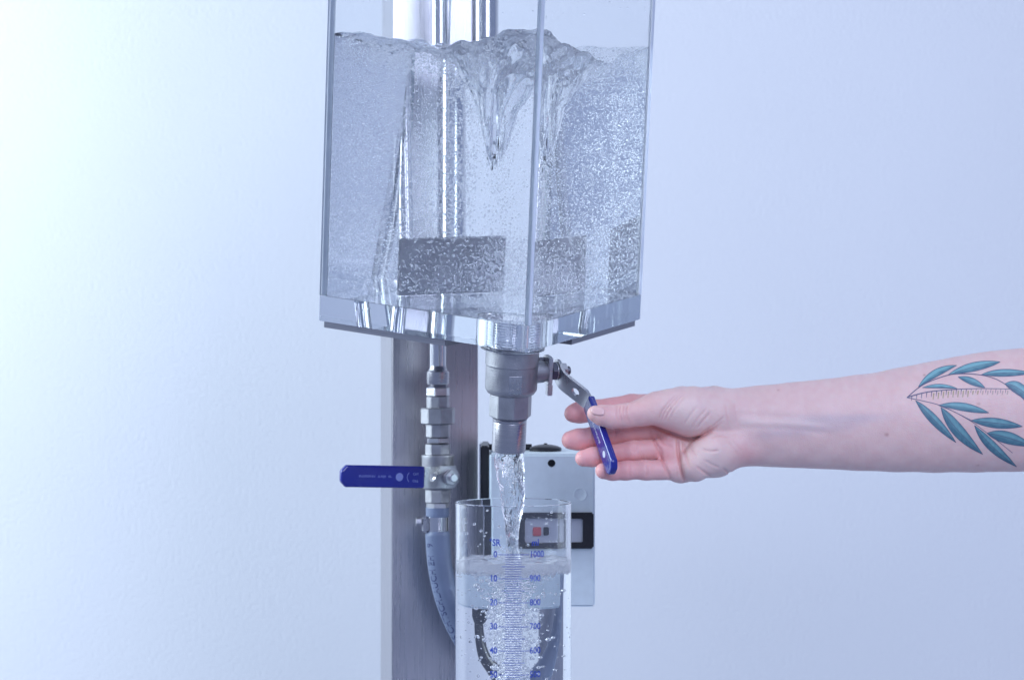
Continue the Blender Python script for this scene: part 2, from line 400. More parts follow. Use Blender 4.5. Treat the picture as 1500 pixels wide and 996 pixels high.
# a froth just under the surface and round the whirl, and the core drawn down to the outlet
c2, r2_ = [], []
while len(c2) < 1300:
    t_ = random.random(); x = 66 + (HU - 66) * t_ ** 1.5 + random.gauss(0, 7); y = 58 + (HV - 58) * t_ ** 1.5 + random.gauss(0, 7); z = 175 - 150 * t_
    if z > h_at(x, y) - 3 or z < TBASE + 3 or not (8 < x < 168 and 8 < y < 176): continue
    c2.append((x, y, z)); r2_.append(0.2 + 0.6 * random.random() ** 2.2)
while len(c2) < 7500:
    x = random.uniform(xs[0] + 2, xs[-1] - 2); y = random.uniform(ys[0] + 2, ys[-1] - 2)
    q = min(h_at(x, y), h_at(x + 3, y), h_at(x - 3, y), h_at(x, y + 3), h_at(x, y - 3)) - 2.0
    if random.random() > 0.5 + 1.2 * noise.noise(Vector((x / 22, y / 22, 3))): continue
    z = q - 16 * random.random() ** 1.7
    if z < TBASE + 4: continue
    c2.append((x, y, z)); r2_.append(0.28 + 0.55 * random.random() ** 2.2)
cs = np.concatenate([cs, np.array(c2) / 1000]); rs = np.concatenate([rs, np.array(r2_) / 1000])
o = link('air_bubbles', spheres(cs, rs, 1), M['bubble'], mw=MT); props(o, 'cloud of fine air bubbles whirling in the tank water', kind='stuff')

# ------------------------------------------------------------------ lever (shared by both valves)
def lever_parts(parent, mw, n_off=15.5, l_diag=30.0, l_end=99.0, gwide=7.8):
    """local frame: X = stem direction outward, Y = width, -Z = along the lever. mm"""
    wd = 8.2; th = 2.3
    bm = bmesh.new()
    prof = [(0, 8.5), (0, -9), (n_off, -l_diag), (n_off, -l_diag - 40)]
    # strip with thickness, centre line in X/Z
    pl = []
    sp = []
    for (a, b_) in zip(prof, prof[1:]):
        for t in np.linspace(0, 1, 9)[:-1]: sp.append((a[0] + (b_[0] - a[0]) * t, a[1] + (b_[1] - a[1]) * t))
    sp.append(prof[-1]); sp = np.array(sp)
    for _ in range(3): sp[1:-1] = (sp[:-2] + 2 * sp[1:-1] + sp[2:]) / 4
    rows = []
    for i, (x, z) in enumerate(sp):
        t = sp[min(i + 1, len(sp) - 1)] - sp[max(i - 1, 0)]; t = t / np.linalg.norm(t); nx, nz = t[1], -t[0]
        w = wd * (math.sqrt(max(0.05, 1 - ((z - 0) / 9.2) ** 2)) if z > 0 else 1.0)
        if z < -l_diag: w = 7.0
        q = []
        for (sy, sn) in ((-1, -1), (1, -1), (1, 1), (-1, 1)):
            q.append(bm.verts.new(((x + sn * nx * -th / 2) / 1000, sy * w / 1000, (z + sn * nz * -th / 2) / 1000)))
        rows.append(q)
    for a, b_ in zip(rows, rows[1:]):
        for k in range(4): bm.faces.new((a[k], a[(k + 1) % 4], b_[(k + 1) % 4], b_[k]))
    bm.faces.new(rows[0][::-1]); bm.faces.new(rows[-1])
    bmesh.ops.recalc_face_normals(bm, faces=bm.faces)
    plate = bpy.data.meshes.new('lever'); bm.to_mesh(plate); bm.free()
    # round hole through the sloping part
    ang = math.atan2(n_off, l_diag - 9)
    hc = Vector((n_off * 0.56 / 1000, 0, -(9 + (l_diag - 9) * 0.56) / 1000))
    hole = lathe([(3.4, -8), (3.4, 8)], 32)
    hole.transform(T(hc) @ Matrix.Rotation(math.pi / 2 - ang, 4, 'Y'))
    plate = boolean(plate, [hole])
    lv = link('lever', plate, M['lever'], parent, smooth=30, mw=mw)
    # dipped vinyl grip
    L0, L1 = -l_diag - 1.5, -l_end; gw, gt = gwide, 2.7; ch = 4.5
    outline = [(-gw, L0), (gw, L0), (gw, L1 + ch), (gw - ch, L1), (-gw + ch, L1), (-gw, L1 + ch)]
    bm = bmesh.new()
    for sx in (-1, 1): pass
    lo = [bm.verts.new(((n_off - gt) / 1000, a / 1000, b_ / 1000)) for a, b_ in outline]; hi = [bm.verts.new(((n_off + gt) / 1000, a / 1000, b_ / 1000)) for a, b_ in outline]
    bm.faces.new(lo); bm.faces.new(hi[::-1])
    for i in range(6): bm.faces.new((lo[i], lo[(i + 1) % 6], hi[(i + 1) % 6], hi[i]))
    bmesh.ops.recalc_face_normals(bm, faces=bm.faces)
    bmesh.ops.bevel(bm, geom=list(bm.edges), offset=0.0021, segments=5, affect='EDGES', profile=0.6)
    gr = link('grip', bm_mesh('grip', bm), M['vinyl'], lv, smooth=35)
    return lv, gr
def print_on(gr, items, x, side, mat):
    """flat print on the grip: items = (text or 'disc', along -Z mm, across Y mm, size mm, flip)"""
    bm = bmesh.new()
    for (s, l, yy, size, flip) in items:
        if s == 'disc': t = lathe([(size, 0), (size, 0.04)], 32); t.transform(Matrix.Diagonal((1.0, 1.0, 0.2, 1)))
        elif s == 'arc':
            vv = []; ff = []
            for i in range(13):
                a = R_(-50 + 100 * i / 12)
                for rr in (size, size + 0.5): vv.append((rr * math.cos(a) / 1000 - size / 1000, rr * math.sin(a) / 1000, 0))
            for i in range(12): ff.append((2 * i, 2 * i + 1, 2 * i + 3, 2 * i + 2))
            t = mesh('arc', vv, ff)
        else: t = text_mesh(s, size / 1000)
        # text x -> along lever, text y -> across
        if flip: t.transform(Matrix.Rotation(math.pi, 4, 'Z'))
        A = Matrix(((0, 0, side, x / 1000), (0, -side, 0, yy / 1000), (-1, 0, 0, -l / 1000), (0, 0, 0, 1)))
        if side < 0: A = Matrix(((0, 0, -1, x / 1000), (0, 1, 0, yy / 1000), (-1, 0, 0, -l / 1000), (0, 0, 0, 1)))
        t.transform(A); bm.from_mesh(t)
    me = bpy.data.meshes.new('print'); bm.to_mesh(me); bm.free()
    return me

# ------------------------------------------------------------------ outlet valve under the tank
MV = MT @ T((HU / 1000, HV / 1000, -0.0046)) @ Matrix.Rotation(-R_(59.86), 4, 'Z')
valve = empty('outlet_valve', MV, label='stainless ball valve under the tank, its blue lever held by the hand', cat='valve')
link('valve_body', lathe([(18.2, 0), (19.4, -0.3), (20.0, -1.2), (20.0, -11.8), (19.6, -12.4), (19.5, -13.2), (19.5, -29.5), (19.2, -31.2), (17.6, -33.6), (16.2, -34.4), (14, -34.4)], 96), M['cast'], valve, smooth=30)
link('seat_ring', lathe([(19.3, 0.4), (20.3, 0.2), (20.3, -1.2), (19.3, -1.4)], 96), M['dark_steel'], valve, smooth=30)
link('hexagon_end', hexa(29.6, -52, -33.5, 8, R_(10), 1.2), M['cast'], valve, smooth=20)
link('outlet_spout', lathe([(12.4, -51), (12.4, -53), (12.8, -53.6), (12.8, -55), (12.5, -55.6), (12.7, -56.2), (12.7, -77.6), (12.3, -78.2), (11.4, -78.2), (11.3, -60)], 96), M['turned'], valve, smooth=30)
link('thread_ring', lathe([(12.9, -51.6), (13.3, -52.1), (13.3, -52.9), (12.9, -53.4)], 96), M['dark_steel'], valve, smooth=30)
# raised plaque with cast marks on the body
def curved_plate(x0, x1, z0, z1, r, th, cx0, nseg=16, inner=0.6):
    v, f = [], []
    for i in range(nseg + 1):
        a = (x0 + (x1 - x0) * i / nseg) / r + cx0 - math.pi / 2
        for (rr, zz) in ((r - inner, z0), (r + th - 0.25, z0), (r + th, z0 + 0.35), (r + th, z1 - 0.35), (r + th - 0.25, z1), (r - inner, z1)):
            v.append((rr * math.cos(a) / 1000, rr * math.sin(a) / 1000, zz / 1000))
    for i in range(nseg):
        for k in range(6): f.append((i * 6 + k, i * 6 + (k + 1) % 6, i * 6 + 6 + (k + 1) % 6, i * 6 + 6 + k))
    f.append(tuple(range(6))[::-1]); f.append(tuple(nseg * 6 + k for k in range(6)))
    bm = bmesh.new(); vv = [bm.verts.new(p) for p in v]
    for q in f: bm.faces.new([vv[i] for i in q])
    return bm_mesh('plate', bm)
def wrap(me, r, a0=0.0):
    """bend a flat XY mesh (metres) onto a cylinder of radius r about Z, front at -Y"""
    for v in me.vertices:
        x, y, zz = v.co; a = x / r + a0 - math.pi / 2; rr = r + zz; v.co = (rr * math.cos(a), rr * math.sin(a), y)
    return me
link('cast_plaque', curved_plate(-4.7, 4.7, -31, -17.5, 19.5, 0.35, R_(9)), M['lever'], valve, smooth=30)
bm = bmesh.new()
for s, x, z_, rot in (('S', -2.3, -19.6, 0), ('T', -2.3, -23.8, 0), ('8', -2.3, -28.2, 90), ('CF', 2.1, -21.6, 90), ('8', 2.1, -27.2, 90)):
    t = text_mesh(s, 0.0045, ext=0.0003); t.transform(Matrix.Rotation(R_(rot), 4, 'Z')); t.transform(T((x / 1000, z_ / 1000, 0.0003))); bm.from_mesh(t)
me = bpy.data.meshes.new('cast_marks'); bm.to_mesh(me); bm.free()
link('cast_marks', wrap(me, 0.0196, R_(9)), M['cast'], valve)
# stem, stop plate, nuts: frame whose X is the stem
a_lev, b_st = R_(43), R_(21)
cz = -18.5
stem_m = T((0, 0, cz / 1000)) @ Matrix.Rotation(b_st, 4, 'Z')
XtoZ = Matrix.Rotation(R_(90), 4, 'Y')           # lathe axis Z -> X
link('stem_neck', lathe([(9.4, 17), (8.6, 21), (8.4, 24.5), (7.2, 27.5), (5, 28.5)], 48), M['cast'], valve, smooth=30, mw=stem_m @ XtoZ)
link('stop_plate', extrude_poly([(-11, -7), (8, -7), (10, -5), (10, 5), (8, 7), (-11, 7), (-12, 4), (-12, -4)], 27.2, 30.4, 0.5), M['lever'], valve, smooth=30, mw=stem_m @ XtoZ)
link('stop_tab', box(27, 31, -6.5, -1.5, -17.5, -9, 0.5), M['lever'], valve, smooth=30, mw=stem_m)
link('stop_pin', lathe([(1.6, 20), (1.6, 29)], 16), M['dark_steel'], valve, smooth=30, mw=stem_m @ T((0, 0.004, 0.0085)) @ XtoZ)
link('packing_nut', hexa(13, 30.6, 35, 6, 0.3, 0.6), M['dark_steel'], valve, smooth=20, mw=stem_m @ XtoZ)
link('spring_washer', lathe([(5.2, 34.6), (7.0, 34.8), (7.0, 35.6), (5.2, 36)], 32), M['lever'], valve, smooth=30, mw=stem_m @ XtoZ)
link('lever_nut', hexa(10.5, 38.4, 43.5, 6, 0.15, 0.6), M['lever'], valve, smooth=20, mw=stem_m @ XtoZ)
link('stem_end', lathe([(3.3, 30), (3.3, 46), (2.8, 46.6)], 24), M['dark_steel'], valve, smooth=30, mw=stem_m @ XtoZ)
# lever: -Z turned towards the camera by a_lev about the stem; tank tilt taken out
lev_m = stem_m @ T((0.0372, 0, 0)) @ Matrix.Rotation(-a_lev - R_(9.87), 4, 'X')
lv, gr = lever_parts(valve, lev_m)
me = print_on(gr, [('disc', 82, 0, 2.6, False), ('industrietechnik', 58, 0.2, 4.2, False)], 15.5 - 2.74, -1, None)
link('lettering', me, M['print'], lv)

# ------------------------------------------------------------------ supply pipe with fittings and the second valve
py_ = 0.205; k_ = s_at(py_) * 1000
MP = T(P(641.5, 411, py_))
def Zp(py): return (411 - py) * k_           # photo row -> local mm
sup = empty('supply_pipe', MP, label='stainless pipe with hexagon fittings and horizontal blue lever, in front of the column', cat='pipe')
link('pipe', lathe([(6.6, Zp(545)), (6.6, Zp(-140))], 48), M['pipe'], sup, smooth=30)
r2 = lambda w: w / 2 * k_
link('reducer', lathe([(6.6, Zp(536)), (6.9, Zp(539)), (7.4, Zp(541)), (r2(33) - 1.1, Zp(542.6)), (r2(33) - 0.5, Zp(543.2)), (r2(33), Zp(544.6)), (r2(33), Zp(560)), (r2(31), Zp(563)), (r2(28), Zp(564))], 64), M['turned'], sup, smooth=30)
link('neck', lathe([(r2(26), Zp(562)), (r2(26), Zp(584))], 48), M['dark_steel'], sup, smooth=30)
link('lock_nut', hexa(r2(33) * 1.86, Zp(580), Zp(567), 6, R_(17), 0.9), M['lever'], sup, smooth=20)
link('adapter', hexa(r2(33) * 1.9, Zp(598), Zp(580.5), 8, R_(8), 0.4), M['cast'], sup, smooth=20)
link('union_nut', hexa(r2(49) * 1.92, Zp(621), Zp(597), 8, R_(12), 1.2), M['cast'], sup, smooth=20)
link('union_tail', hexa(r2(35) * 1.9, Zp(640), Zp(621), 8, R_(14), 0.5), M['cast'], sup, smooth=20)
link('nipple', hexa(r2(33) * 1.9, Zp(649), Zp(640.5), 6, R_(35), 0.9), M['lever'], sup, smooth=20)
link('valve_shoulder', hexa(r2(37) * 1.9, Zp(667), Zp(650), 8, R_(14), 0.5), M['cast'], sup, smooth=20)
link('valve_body', lathe([(r2(40), Zp(665)), (r2(48), Zp(666.5)), (r2(48.5), Zp(668)), (r2(47), Zp(671)), (r2(47), Zp(682)), (r2(44), Zp(690)), (r2(44), Zp(704)), (r2(46), Zp(711)), (r2(45), Zp(714)), (r2(38), Zp(717))], 64), M['cast'], sup, smooth=30)
link('valve_foot', hexa(r2(37) * 1.9, Zp(736), Zp(716), 8, R_(14), 0.8), M['cast'], sup, smooth=20)
link('hose_nut', hexa(r2(32) * 1.88, Zp(745), Zp(736), 6, R_(12), 0.7), M['lever'], sup, smooth=20)
# stem of the second valve points at the camera and to the right
LEV2 = -92.6
st2 = T((0.5 / 1000, 0, Zp(697) / 1000)) @ Matrix.Rotation(R_(-62), 4, 'Z')
link('stem_neck', lathe([(8.0, 6), (7.4, 13), (6.4, 15.5), (6.4, 17)], 40), M['cast'], sup, smooth=30, mw=st2 @ XtoZ)
link('stop_plate', extrude_poly([(-9, -7), (7.5, -7), (9, -5), (9, 5), (7.5, 7), (-9, 7)], 15.5, 17.6, 0.5), M['lever'], sup, smooth=30, mw=st2 @ XtoZ)
link('lever_nut', hexa(11.5, 20.0, 24.5, 6, 0.2, 0.7), M['lever'], sup, smooth=20, mw=st2 @ XtoZ)
link('stem_end', lathe([(3.4, 17), (3.4, 27.2), (2.8, 28)], 24), M['pipe'], sup, smooth=30, mw=st2 @ XtoZ)
lm2 = st2 @ T((0.0186, 0, 0)) @ Matrix.Rotation(R_(LEV2), 4, 'X')
lv2, gr2 = lever_parts(sup, lm2, 6.0, 24.0, 98.0, gwide=8.7)
me = print_on(gr2, [('disc', 48, 0, 3.2, True), ('armaturen  trade  er', 69, 0, 3.4, True), ('arc', 41, 0, 4.4, False)], 6.0 + 2.74, 1, None)
me.materials.append(M['print_faded']); link('logo_print', me, None, lv2)
me = print_on(gr2, [('OFF', 34, 2.7, 3.0, True), ('ON', 34, -2.7, 3.0, True)], 6.0 + 2.75, 1, None)
link('lettering', me, M['print_faded'], lv2)

# ------------------------------------------------------------------ hose and clamp
hp = spline([P(641, 743, py_), P(641, 765, py_), P(641.5, 790, py_), P(645, 830, py_), P(654, 872, py_), P(671, 915, py_), P(697, 958, py_), P(733, 1000, py_), P(778, 1036, py_ + .01), P(830, 1060, py_ + .02)], 120)
hr = [0.0]* len(hp)
for i, p in enumerate(hp):
    yv = YH - p.z / s_at(p.y); base = 18.2 * s_at(py_)
    if i < 40 and yv < 757: base = (17.2 + 0.3 * math.sin(yv)) * s_at(py_)
    if 757 <= yv < 779: base = 15.6 * s_at(py_)
    hr[i] = base
for _ in range(2): hr = [hr[0]] + [(hr[i - 1] + 2 * hr[i] + hr[i + 1]) / 4 for i in range(1, len(hr) - 1)] + [hr[-1]]
hose = link('hose', tube(hp, hr, 40), M['hose'], smooth=True)
props(hose, 'blue grey rubber hose curving down from the pipe behind the measuring cylinder', 'hose')
# print along the left flank of the hose
t = text_mesh('LARSICHTSCHLAUCH EH 19 //', 0.0092, 'LEFT', 0, 0.00006); t.transform(Matrix.Diagonal((0.78, 1, 1, 1)))
L = [0.0]
for a, b_ in zip(hp, hp[1:]): L.append(L[-1] + (b_ - a).length)
def hose_pt(d):
    k = 0
    while k < len(L) - 2 and L[k + 1] < d: k += 1
    f_ = (d - L[k]) / (L[k + 1] - L[k]); return hp[k].lerp(hp[k + 1], f_), (hp[k + 1] - hp[k]).normalized(), hr[k]
tl = max(v.co.x for v in t.vertices)
for v in t.vertices:
    d = 0.0215 + (tl - v.co.x)
    c, tg, r_0 = hose_pt(d); side = tg.cross(Vector((0, 1, 0))).normalized()      # left flank
    if side.x > 0: side = -side
    ang = R_(40) + v.co.y / r_0; r_0 += 0.00012
    v.co = c + side * math.sin(ang) * r_0 + Vector((0, -1, 0)) * math.cos(ang) * r_0
link('lettering', t, M['hose_ink'], hose)
cl = empty('hose_clamp', T(P(641, 767, py_)), label='steel worm clamp round the top of the blue grey hose', cat='clamp')
link('clamp_band', lathe([(8.55, -5.6), (9.0, -5.6), (9.0, 5.6), (8.55, 5.6)], 64, 'loop'), M['pipe'], cl, smooth=30)
link('screw_housing', box(-15, -9, -7, 1, -6.5, 6.5, 1.5, 3), M['lever'], cl, smooth=30, mw=T((0.002, 0, 0)))
link('screw_head', hexa(6.5, 0, 4.6, 6, 0.2, 0.5), M['lever'], cl, smooth=20, mw=T((-0.0125, -0.004, 0.002)) @ Matrix.Rotation(R_(-90), 4, 'Y'))

# ------------------------------------------------------------------ control box behind the cylinder
by = 0.150; kb = s_at(by) * 1000
MB_ = T(P(794, 777, by))
bx = empty('control_box', MB_, label='pale grey control box with black framed switch window, behind the measuring cylinder', cat='control box')
X0, X1 = (716.5 - 794) * kb, (871.5 - 794) * kb; Z0, Z1 = (777 - 888.5) * kb, (777 - 665) * kb
hs = boolean(box(X0, X1, 0, 95, Z0, Z1, 1.6, 3), [(lambda c: (c.transform(T(((808 - 794) * kb / 1000, 0, (777 - 678.5) * kb / 1000)) @ Matrix.Rotation(R_(90), 4, 'X')), c)[1])(lathe([(3.0, -12), (3.0, 12)], 40))])
link('housing', hs, M['housing'], bx, smooth=30)
link('mounting_back', box((703.5 - 794) * kb, X0 - 0.4, 22, 90, Z0 + 3, (777 - 655) * kb, 1.0), M['black'], bx, smooth=30)
link('trim_strip', box((701.6 - 794) * kb, (703.2 - 794) * kb, 20, 60, Z0 + 3, (777 - 652) * kb, 0.2), M['pipe'], bx, smooth=30)
link('hole_lining', lathe([(3.0, -9), (3.0, -8.6)], 40), M['black'], bx, mw=T(((808 - 794) * kb / 1000, 0, (777 - 678.5) * kb / 1000)) @ Matrix.Rotation(R_(90), 4, 'X'))
link('knock_out', lathe([(5.2, -0.5), (5.2, 0.12), (4.9, 0.25), (4.6, 0.12), (0.5, 0.12)], 48), M['housing'], bx, smooth=30, mw=T(((850 - 794) * kb / 1000, 0, (777 - 724) * kb / 1000)) @ Matrix.Rotation(R_(90), 4, 'X'))
link('lid_knob', lathe([(12.6, 0), (12.8, 2.2), (12.0, 3.0), (9.5, 4.0), (5, 5.0), (1.5, 5.3), (1.4, 6.0), (0.8, 6.2)], 64), M['black'], bx, smooth=30, mw=T(((800 - 794) * kb / 1000, 0.045, Z1 / 1000)))
link('hinge_rod', lathe([(1.1, 0), (1.1, (822 - 702) * kb * 0.62)], 20), M['dark_steel'], bx, smooth=30, mw=T(((702 - 794) * kb / 1000, 0.06, (Z1 + 3.4) / 1000)) @ Matrix.Rotation(R_(90), 4, 'Y'))
for px_ in (716, 774):
    link('hinge_bolt', lathe([(2.4, -3), (2.4, 3)], 24), M['black'], bx, smooth=30, mw=T(((px_ - 794) * kb / 1000, 0.055, (Z1 + 2.6) / 1000)) @ Matrix.Rotation(R_(90), 4, 'Y'))
fx0, fx1, fz0, fz1 = (756 - 794) * kb, (869.5 - 794) * kb, (777 - 802.5) * kb, (777 - 750) * kb
bez = boolean(box(fx0, fx1, -5, 1, fz0, fz1, 1.2, 3), [box(fx0 + 7.5, fx1 - 8.5, -12, -1, fz0 + 4.2, fz1 - 4.2, 1.0, 2)])
fr = link('switch_frame', bez, M['black'], bx, smooth=30)
link('switch_panel', box(fx0 + 7.6, (833 - 794) * kb, -2.4, -0.8, fz0 + 4.4, fz1 - 4.4, 0.3), M['panel'], bx, smooth=30)
link('rocker_switch', box((783 - 794) * kb, (797 - 794) * kb, -4.6, -2.3, (777 - 784) * kb, (777 - 771) * kb, 0.6), M['red'], bx, smooth=30)
link('black_button', box((801 - 794) * kb, (811 - 794) * kb, -4.0, -2.3, (777 - 783) * kb, (777 - 771) * kb, 0.5), M['black'], bx, smooth=30)
link('display_window', box((835 - 794) * kb, (858 - 794) * kb, -2.2, -0.9, fz0 + 4.4, fz1 - 4.4, 0.4), M['panel'], bx, smooth=30)

link('cable_gland', lathe([(5, 2), (7.5, 0), (7.5, -9), (5.5, -13), (4, -15)], 24), M['black'], bx, smooth=30, mw=T(((784 - 794) * kb / 1000, 0.03, Z0 / 1000)))
cb = link('power_cable', tube(spline([P(784, 896, by + .03), P(783, 925, by + .03), P(776, 955, by + .03), P(760, 985, by + .03), P(742, 1030, by + .03), P(735, 1100, by + .03)], 60), 0.0042, 20), M['black'], smooth=True)
props(cb, 'black power cable hanging under the grey control box behind the measuring cylinder', 'cable')

# ------------------------------------------------------------------ measuring cylinder
cy0 = 0.052; kc = s_at(cy0) * 1000
MC = T(P(752, 735, cy0))
RO, RI = 85 * kc, 85 * kc - 2.4
def Zc(py): return (735 - py) * s_at(cy0 - RO / 1000) * 1000       # row on the front of the cylinder
mc = empty('measuring_cylinder', MC, label='clear measuring cylinder with blue scale, catching the water under the outlet', cat='measuring cylinder')
zbot = -236.0
prof = [(RO, zbot - 6), (RO, -0.5), (RO - 0.5, 0), (RI + 0.4, 0), (RI, -0.4), (RI, zbot)]
ct = link('cylinder_tube', lathe(prof, 160), M['tube'], mc, smooth=30); ct.data.materials.append(M['acrylic_edge'])
for p in ct.data.polygons:
    if p.normal[2] > 0.9 and p.center[2] > -0.001: p.material_index = 1
link('foot', lathe([(RO + 18, zbot - 14), (RO + 18, zbot - 8), (RO + 16, zbot - 6.3), (2, zbot - 6.3)], 96), M['tube'], mc, smooth=30)
zo = Zc(806); pitch = (Zc(806) - Zc(982)) / 50
off = 0.00012
def stick(me, x_mm, z_mm):
    me.transform(T((x_mm / 1000, z_mm / 1000, 0))); return wrap(me, RO / 1000 + off, 0.0)
sf = s_at(cy0 - RO / 1000) * 1000
bm = bmesh.new()
def line(x0, x1, z_, th=0.5):
    n = 8; v = []
    for i in range(n + 1):
        for zz in (z_ - th / 2, z_ + th / 2): v.append(((x0 + (x1 - x0) * i / n) / 1000, zz / 1000, 0))
    me = mesh('l', v, [(2 * i, 2 * i + 2, 2 * i + 3, 2 * i + 1) for i in range(n)]); bm.from_mesh(wrap(me, RO / 1000 + off))
for i in range(0, 76):
    z_ = zo - i * pitch
    if i % 10 == 0: x0, x1 = (730 - 752) * sf, (775 - 752) * sf
    elif i % 5 == 0: x0, x1 = (735 - 752) * sf, (769 - 752) * sf
    else: x0, x1 = (740 - 752) * sf, (764 - 752) * sf
    line(x0, x1, z_, 0.44 if i % 5 == 0 else 0.3)
me = bpy.data.meshes.new('scale_lines'); bm.to_mesh(me); bm.free()
link('scale_lines', me, M['scale_ink'], mc)
for i in range(8):
    for s, px_, al in ((str(i * 10), 728, 'RIGHT'), (str(1000 - i * 100), 776, 'LEFT')):
        t = text_mesh(s, 0.0066, al, 0, 0.00010); t.transform(Matrix.Diagonal((0.88, 1, 1, 1)))
        link('scale_number', stick(t, (px_ - 752) * sf, zo - i * 10 * pitch), M['scale_ink'], mc)
for s, px_, al in (('°SR', 733, 'RIGHT'), ('ml', 779, 'LEFT')):
    t = text_mesh(s, 0.0070, al, 0, 0.00010); t.transform(Matrix.Diagonal((0.86, 1, 1, 1)))
    link('unit_mark', stick(t, (px_ - 752) * sf, Zc(789)), M['scale_ink'], mc)

# water in the cylinder
wl = (735 - 818) * kc
rw = RI + 0.25
v, f = [], []; nr, na = 26, 96
def cw_h(r, a):
    x, y = r * math.cos(a), r * math.sin(a)
    return wl + 2.2 * noise.noise(Vector((x / 14, y / 14, 5))) + 1.2 * noise.noise(Vector((x / 5, y / 5, 8)))
for j in range(1, nr + 1):
    for i in range(na):
        a = 2 * math.pi * i / na; r = rw * j / nr; v.append((r * math.cos(a) / 1000, r * math.sin(a) / 1000, cw_h(r, a) / 1000))
v.append((0, 0, wl / 1000)); ctr = len(v) - 1
for i in range(na): f.append((ctr, i, (i + 1) % na))
for j in range(nr - 1):
    for i in range(na): f.append((j * na + i, (j + 1) * na + i, (j + 1) * na + (i + 1) % na, j * na + (i + 1) % na))
lo = len(v)
for i in range(na):
    a = 2 * math.pi * i / na; v.append((rw * math.cos(a) / 1000, rw * math.sin(a) / 1000, (zbot + 0.3) / 1000))
for i in range(na): f.append(((nr - 1) * na + i, lo + i, lo + (i + 1) % na, (nr - 1) * na + (i + 1) % na))
f.append(tuple(lo + i for i in range(na))[::-1])
cwo = link('cylinder_water', mesh('cylinder_water', v, f), M['water'], smooth=40, mw=MC)
props(cwo, 'clear bubbling water in the measuring cylinder, its foamy surface just below the 1000 mark', 'water')
# bubbles: plunging plume, scattered ones, and the foam at the surface
cs, rs, sq = [], [], []
def add_b(x, y, z, r, s=(1, 1, 1)):
    if math.hypot(x, y) + r * max(s[0], s[1]) > rw - 0.4: return
    cs.append((x, y, z)); rs.append(r); sq.append(s)
for _ in range(2300):
    t_ = random.random() ** 0.8; z_ = wl - 3 - t_ * 88; w = 17 - 9 * t_
    x, y = random.gauss(-1, w * 0.55), random.gauss(0, w * 0.55); add_b(x, y, z_, 0.35 + 1.5 * random.random() ** 3)
for _ in range(420):
    z_ = wl - 4 - random.random() * 130; a = random.uniform(0, 6.283); r = rw * math.sqrt(random.random()); add_b(r * math.cos(a), r * math.sin(a), z_, 0.25 + 1.0 * random.random() ** 3)
for _ in range(26):     # flattened ones clinging to the inside of the wall
    z_ = wl - 10 - random.random() * 120; a = random.uniform(-3.0, -0.1); r_b = random.uniform(0.5, 1.3); add_b((rw - r_b * 1.4 - .5) * math.cos(a), (rw - r_b * 1.4 - .5) * math.sin(a), z_, r_b, (1.25, 1.25, 0.7))
bub = link('rising_bubbles', spheres(np.array(cs) / 1000, np.array(rs) / 1000, 2, np.array(sq)), M['bubble'], mw=MC)
props(bub, 'air bubbles plunging and rising in the measuring cylinder', kind='stuff')
cs, rs = [], []
for _ in range(19000):
    a = random.uniform(0, 6.283); r = rw * math.sqrt(random.random()) * 0.985; h_ = cw_h(r, a)
    r_b = 0.22 + 1.1 * random.random() ** 3; zz = h_ + -r_b * 1.1 - 9.0 * random.random() ** 1.6
    if r + r_b > rw - 0.3: continue
    cs.append((r * math.cos(a), r * math.sin(a), zz)); rs.append(r_b)
fo = link('foam', spheres(np.array(cs) / 1000, np.array(rs) / 1000, 1), M['bubble'], mw=MC)
props(fo, 'white foam of small bubbles floating on the measuring cylinder water', kind='stuff')
# drops on the inside of the glass above the water
cs, rs = [], []
for _ in range(150):
    a = random.uniform(0, 6.283); r_b = 0.25 + 0.9 * random.random() ** 3.0; z_ = random.uniform(wl + 2, -3) if random.random() < .8 else random.uniform(wl + 1, wl + 14)
    cs.append(((RI - r_b * 0.55) * math.cos(a), (RI - r_b * 0.55) * math.sin(a), z_)); rs.append(r_b)
dr = link('cylinder_droplets', spheres(np.array(cs) / 1000, np.array(rs) / 1000, 2, None), M['drop'], mw=MC)
props(dr, 'splashed water droplets clinging inside the measuring cylinder above the foam', kind='stuff')
cs, rs = [], []
for _ in range(110):
    r_b = 0.25 + 0.8 * random.random() ** 3; z_ = random.uniform(240, 262)
    side = random.randrange(4); u = random.random()
    e0, e1, g0, g1 = TW, TB - TW, TW, TA - TW
    p = [(e0 + (e1 - e0) * u, g0 + r_b * .5), (e0 + r_b * .5, g0 + (g1 - g0) * u), (e1 - r_b * .5, g0 + (g1 - g0) * u), (e0 + (e1 - e0) * u, g1 - r_b * .5)][side]
    cs.append((p[0], p[1], z_)); rs.append(r_b)
dr = link('tank_droplets', spheres(np.array(cs) / 1000, np.array(rs) / 1000, 2), M['drop'], mw=MT)
props(dr, 'water droplets clinging to the tank walls above the water line', kind='stuff')

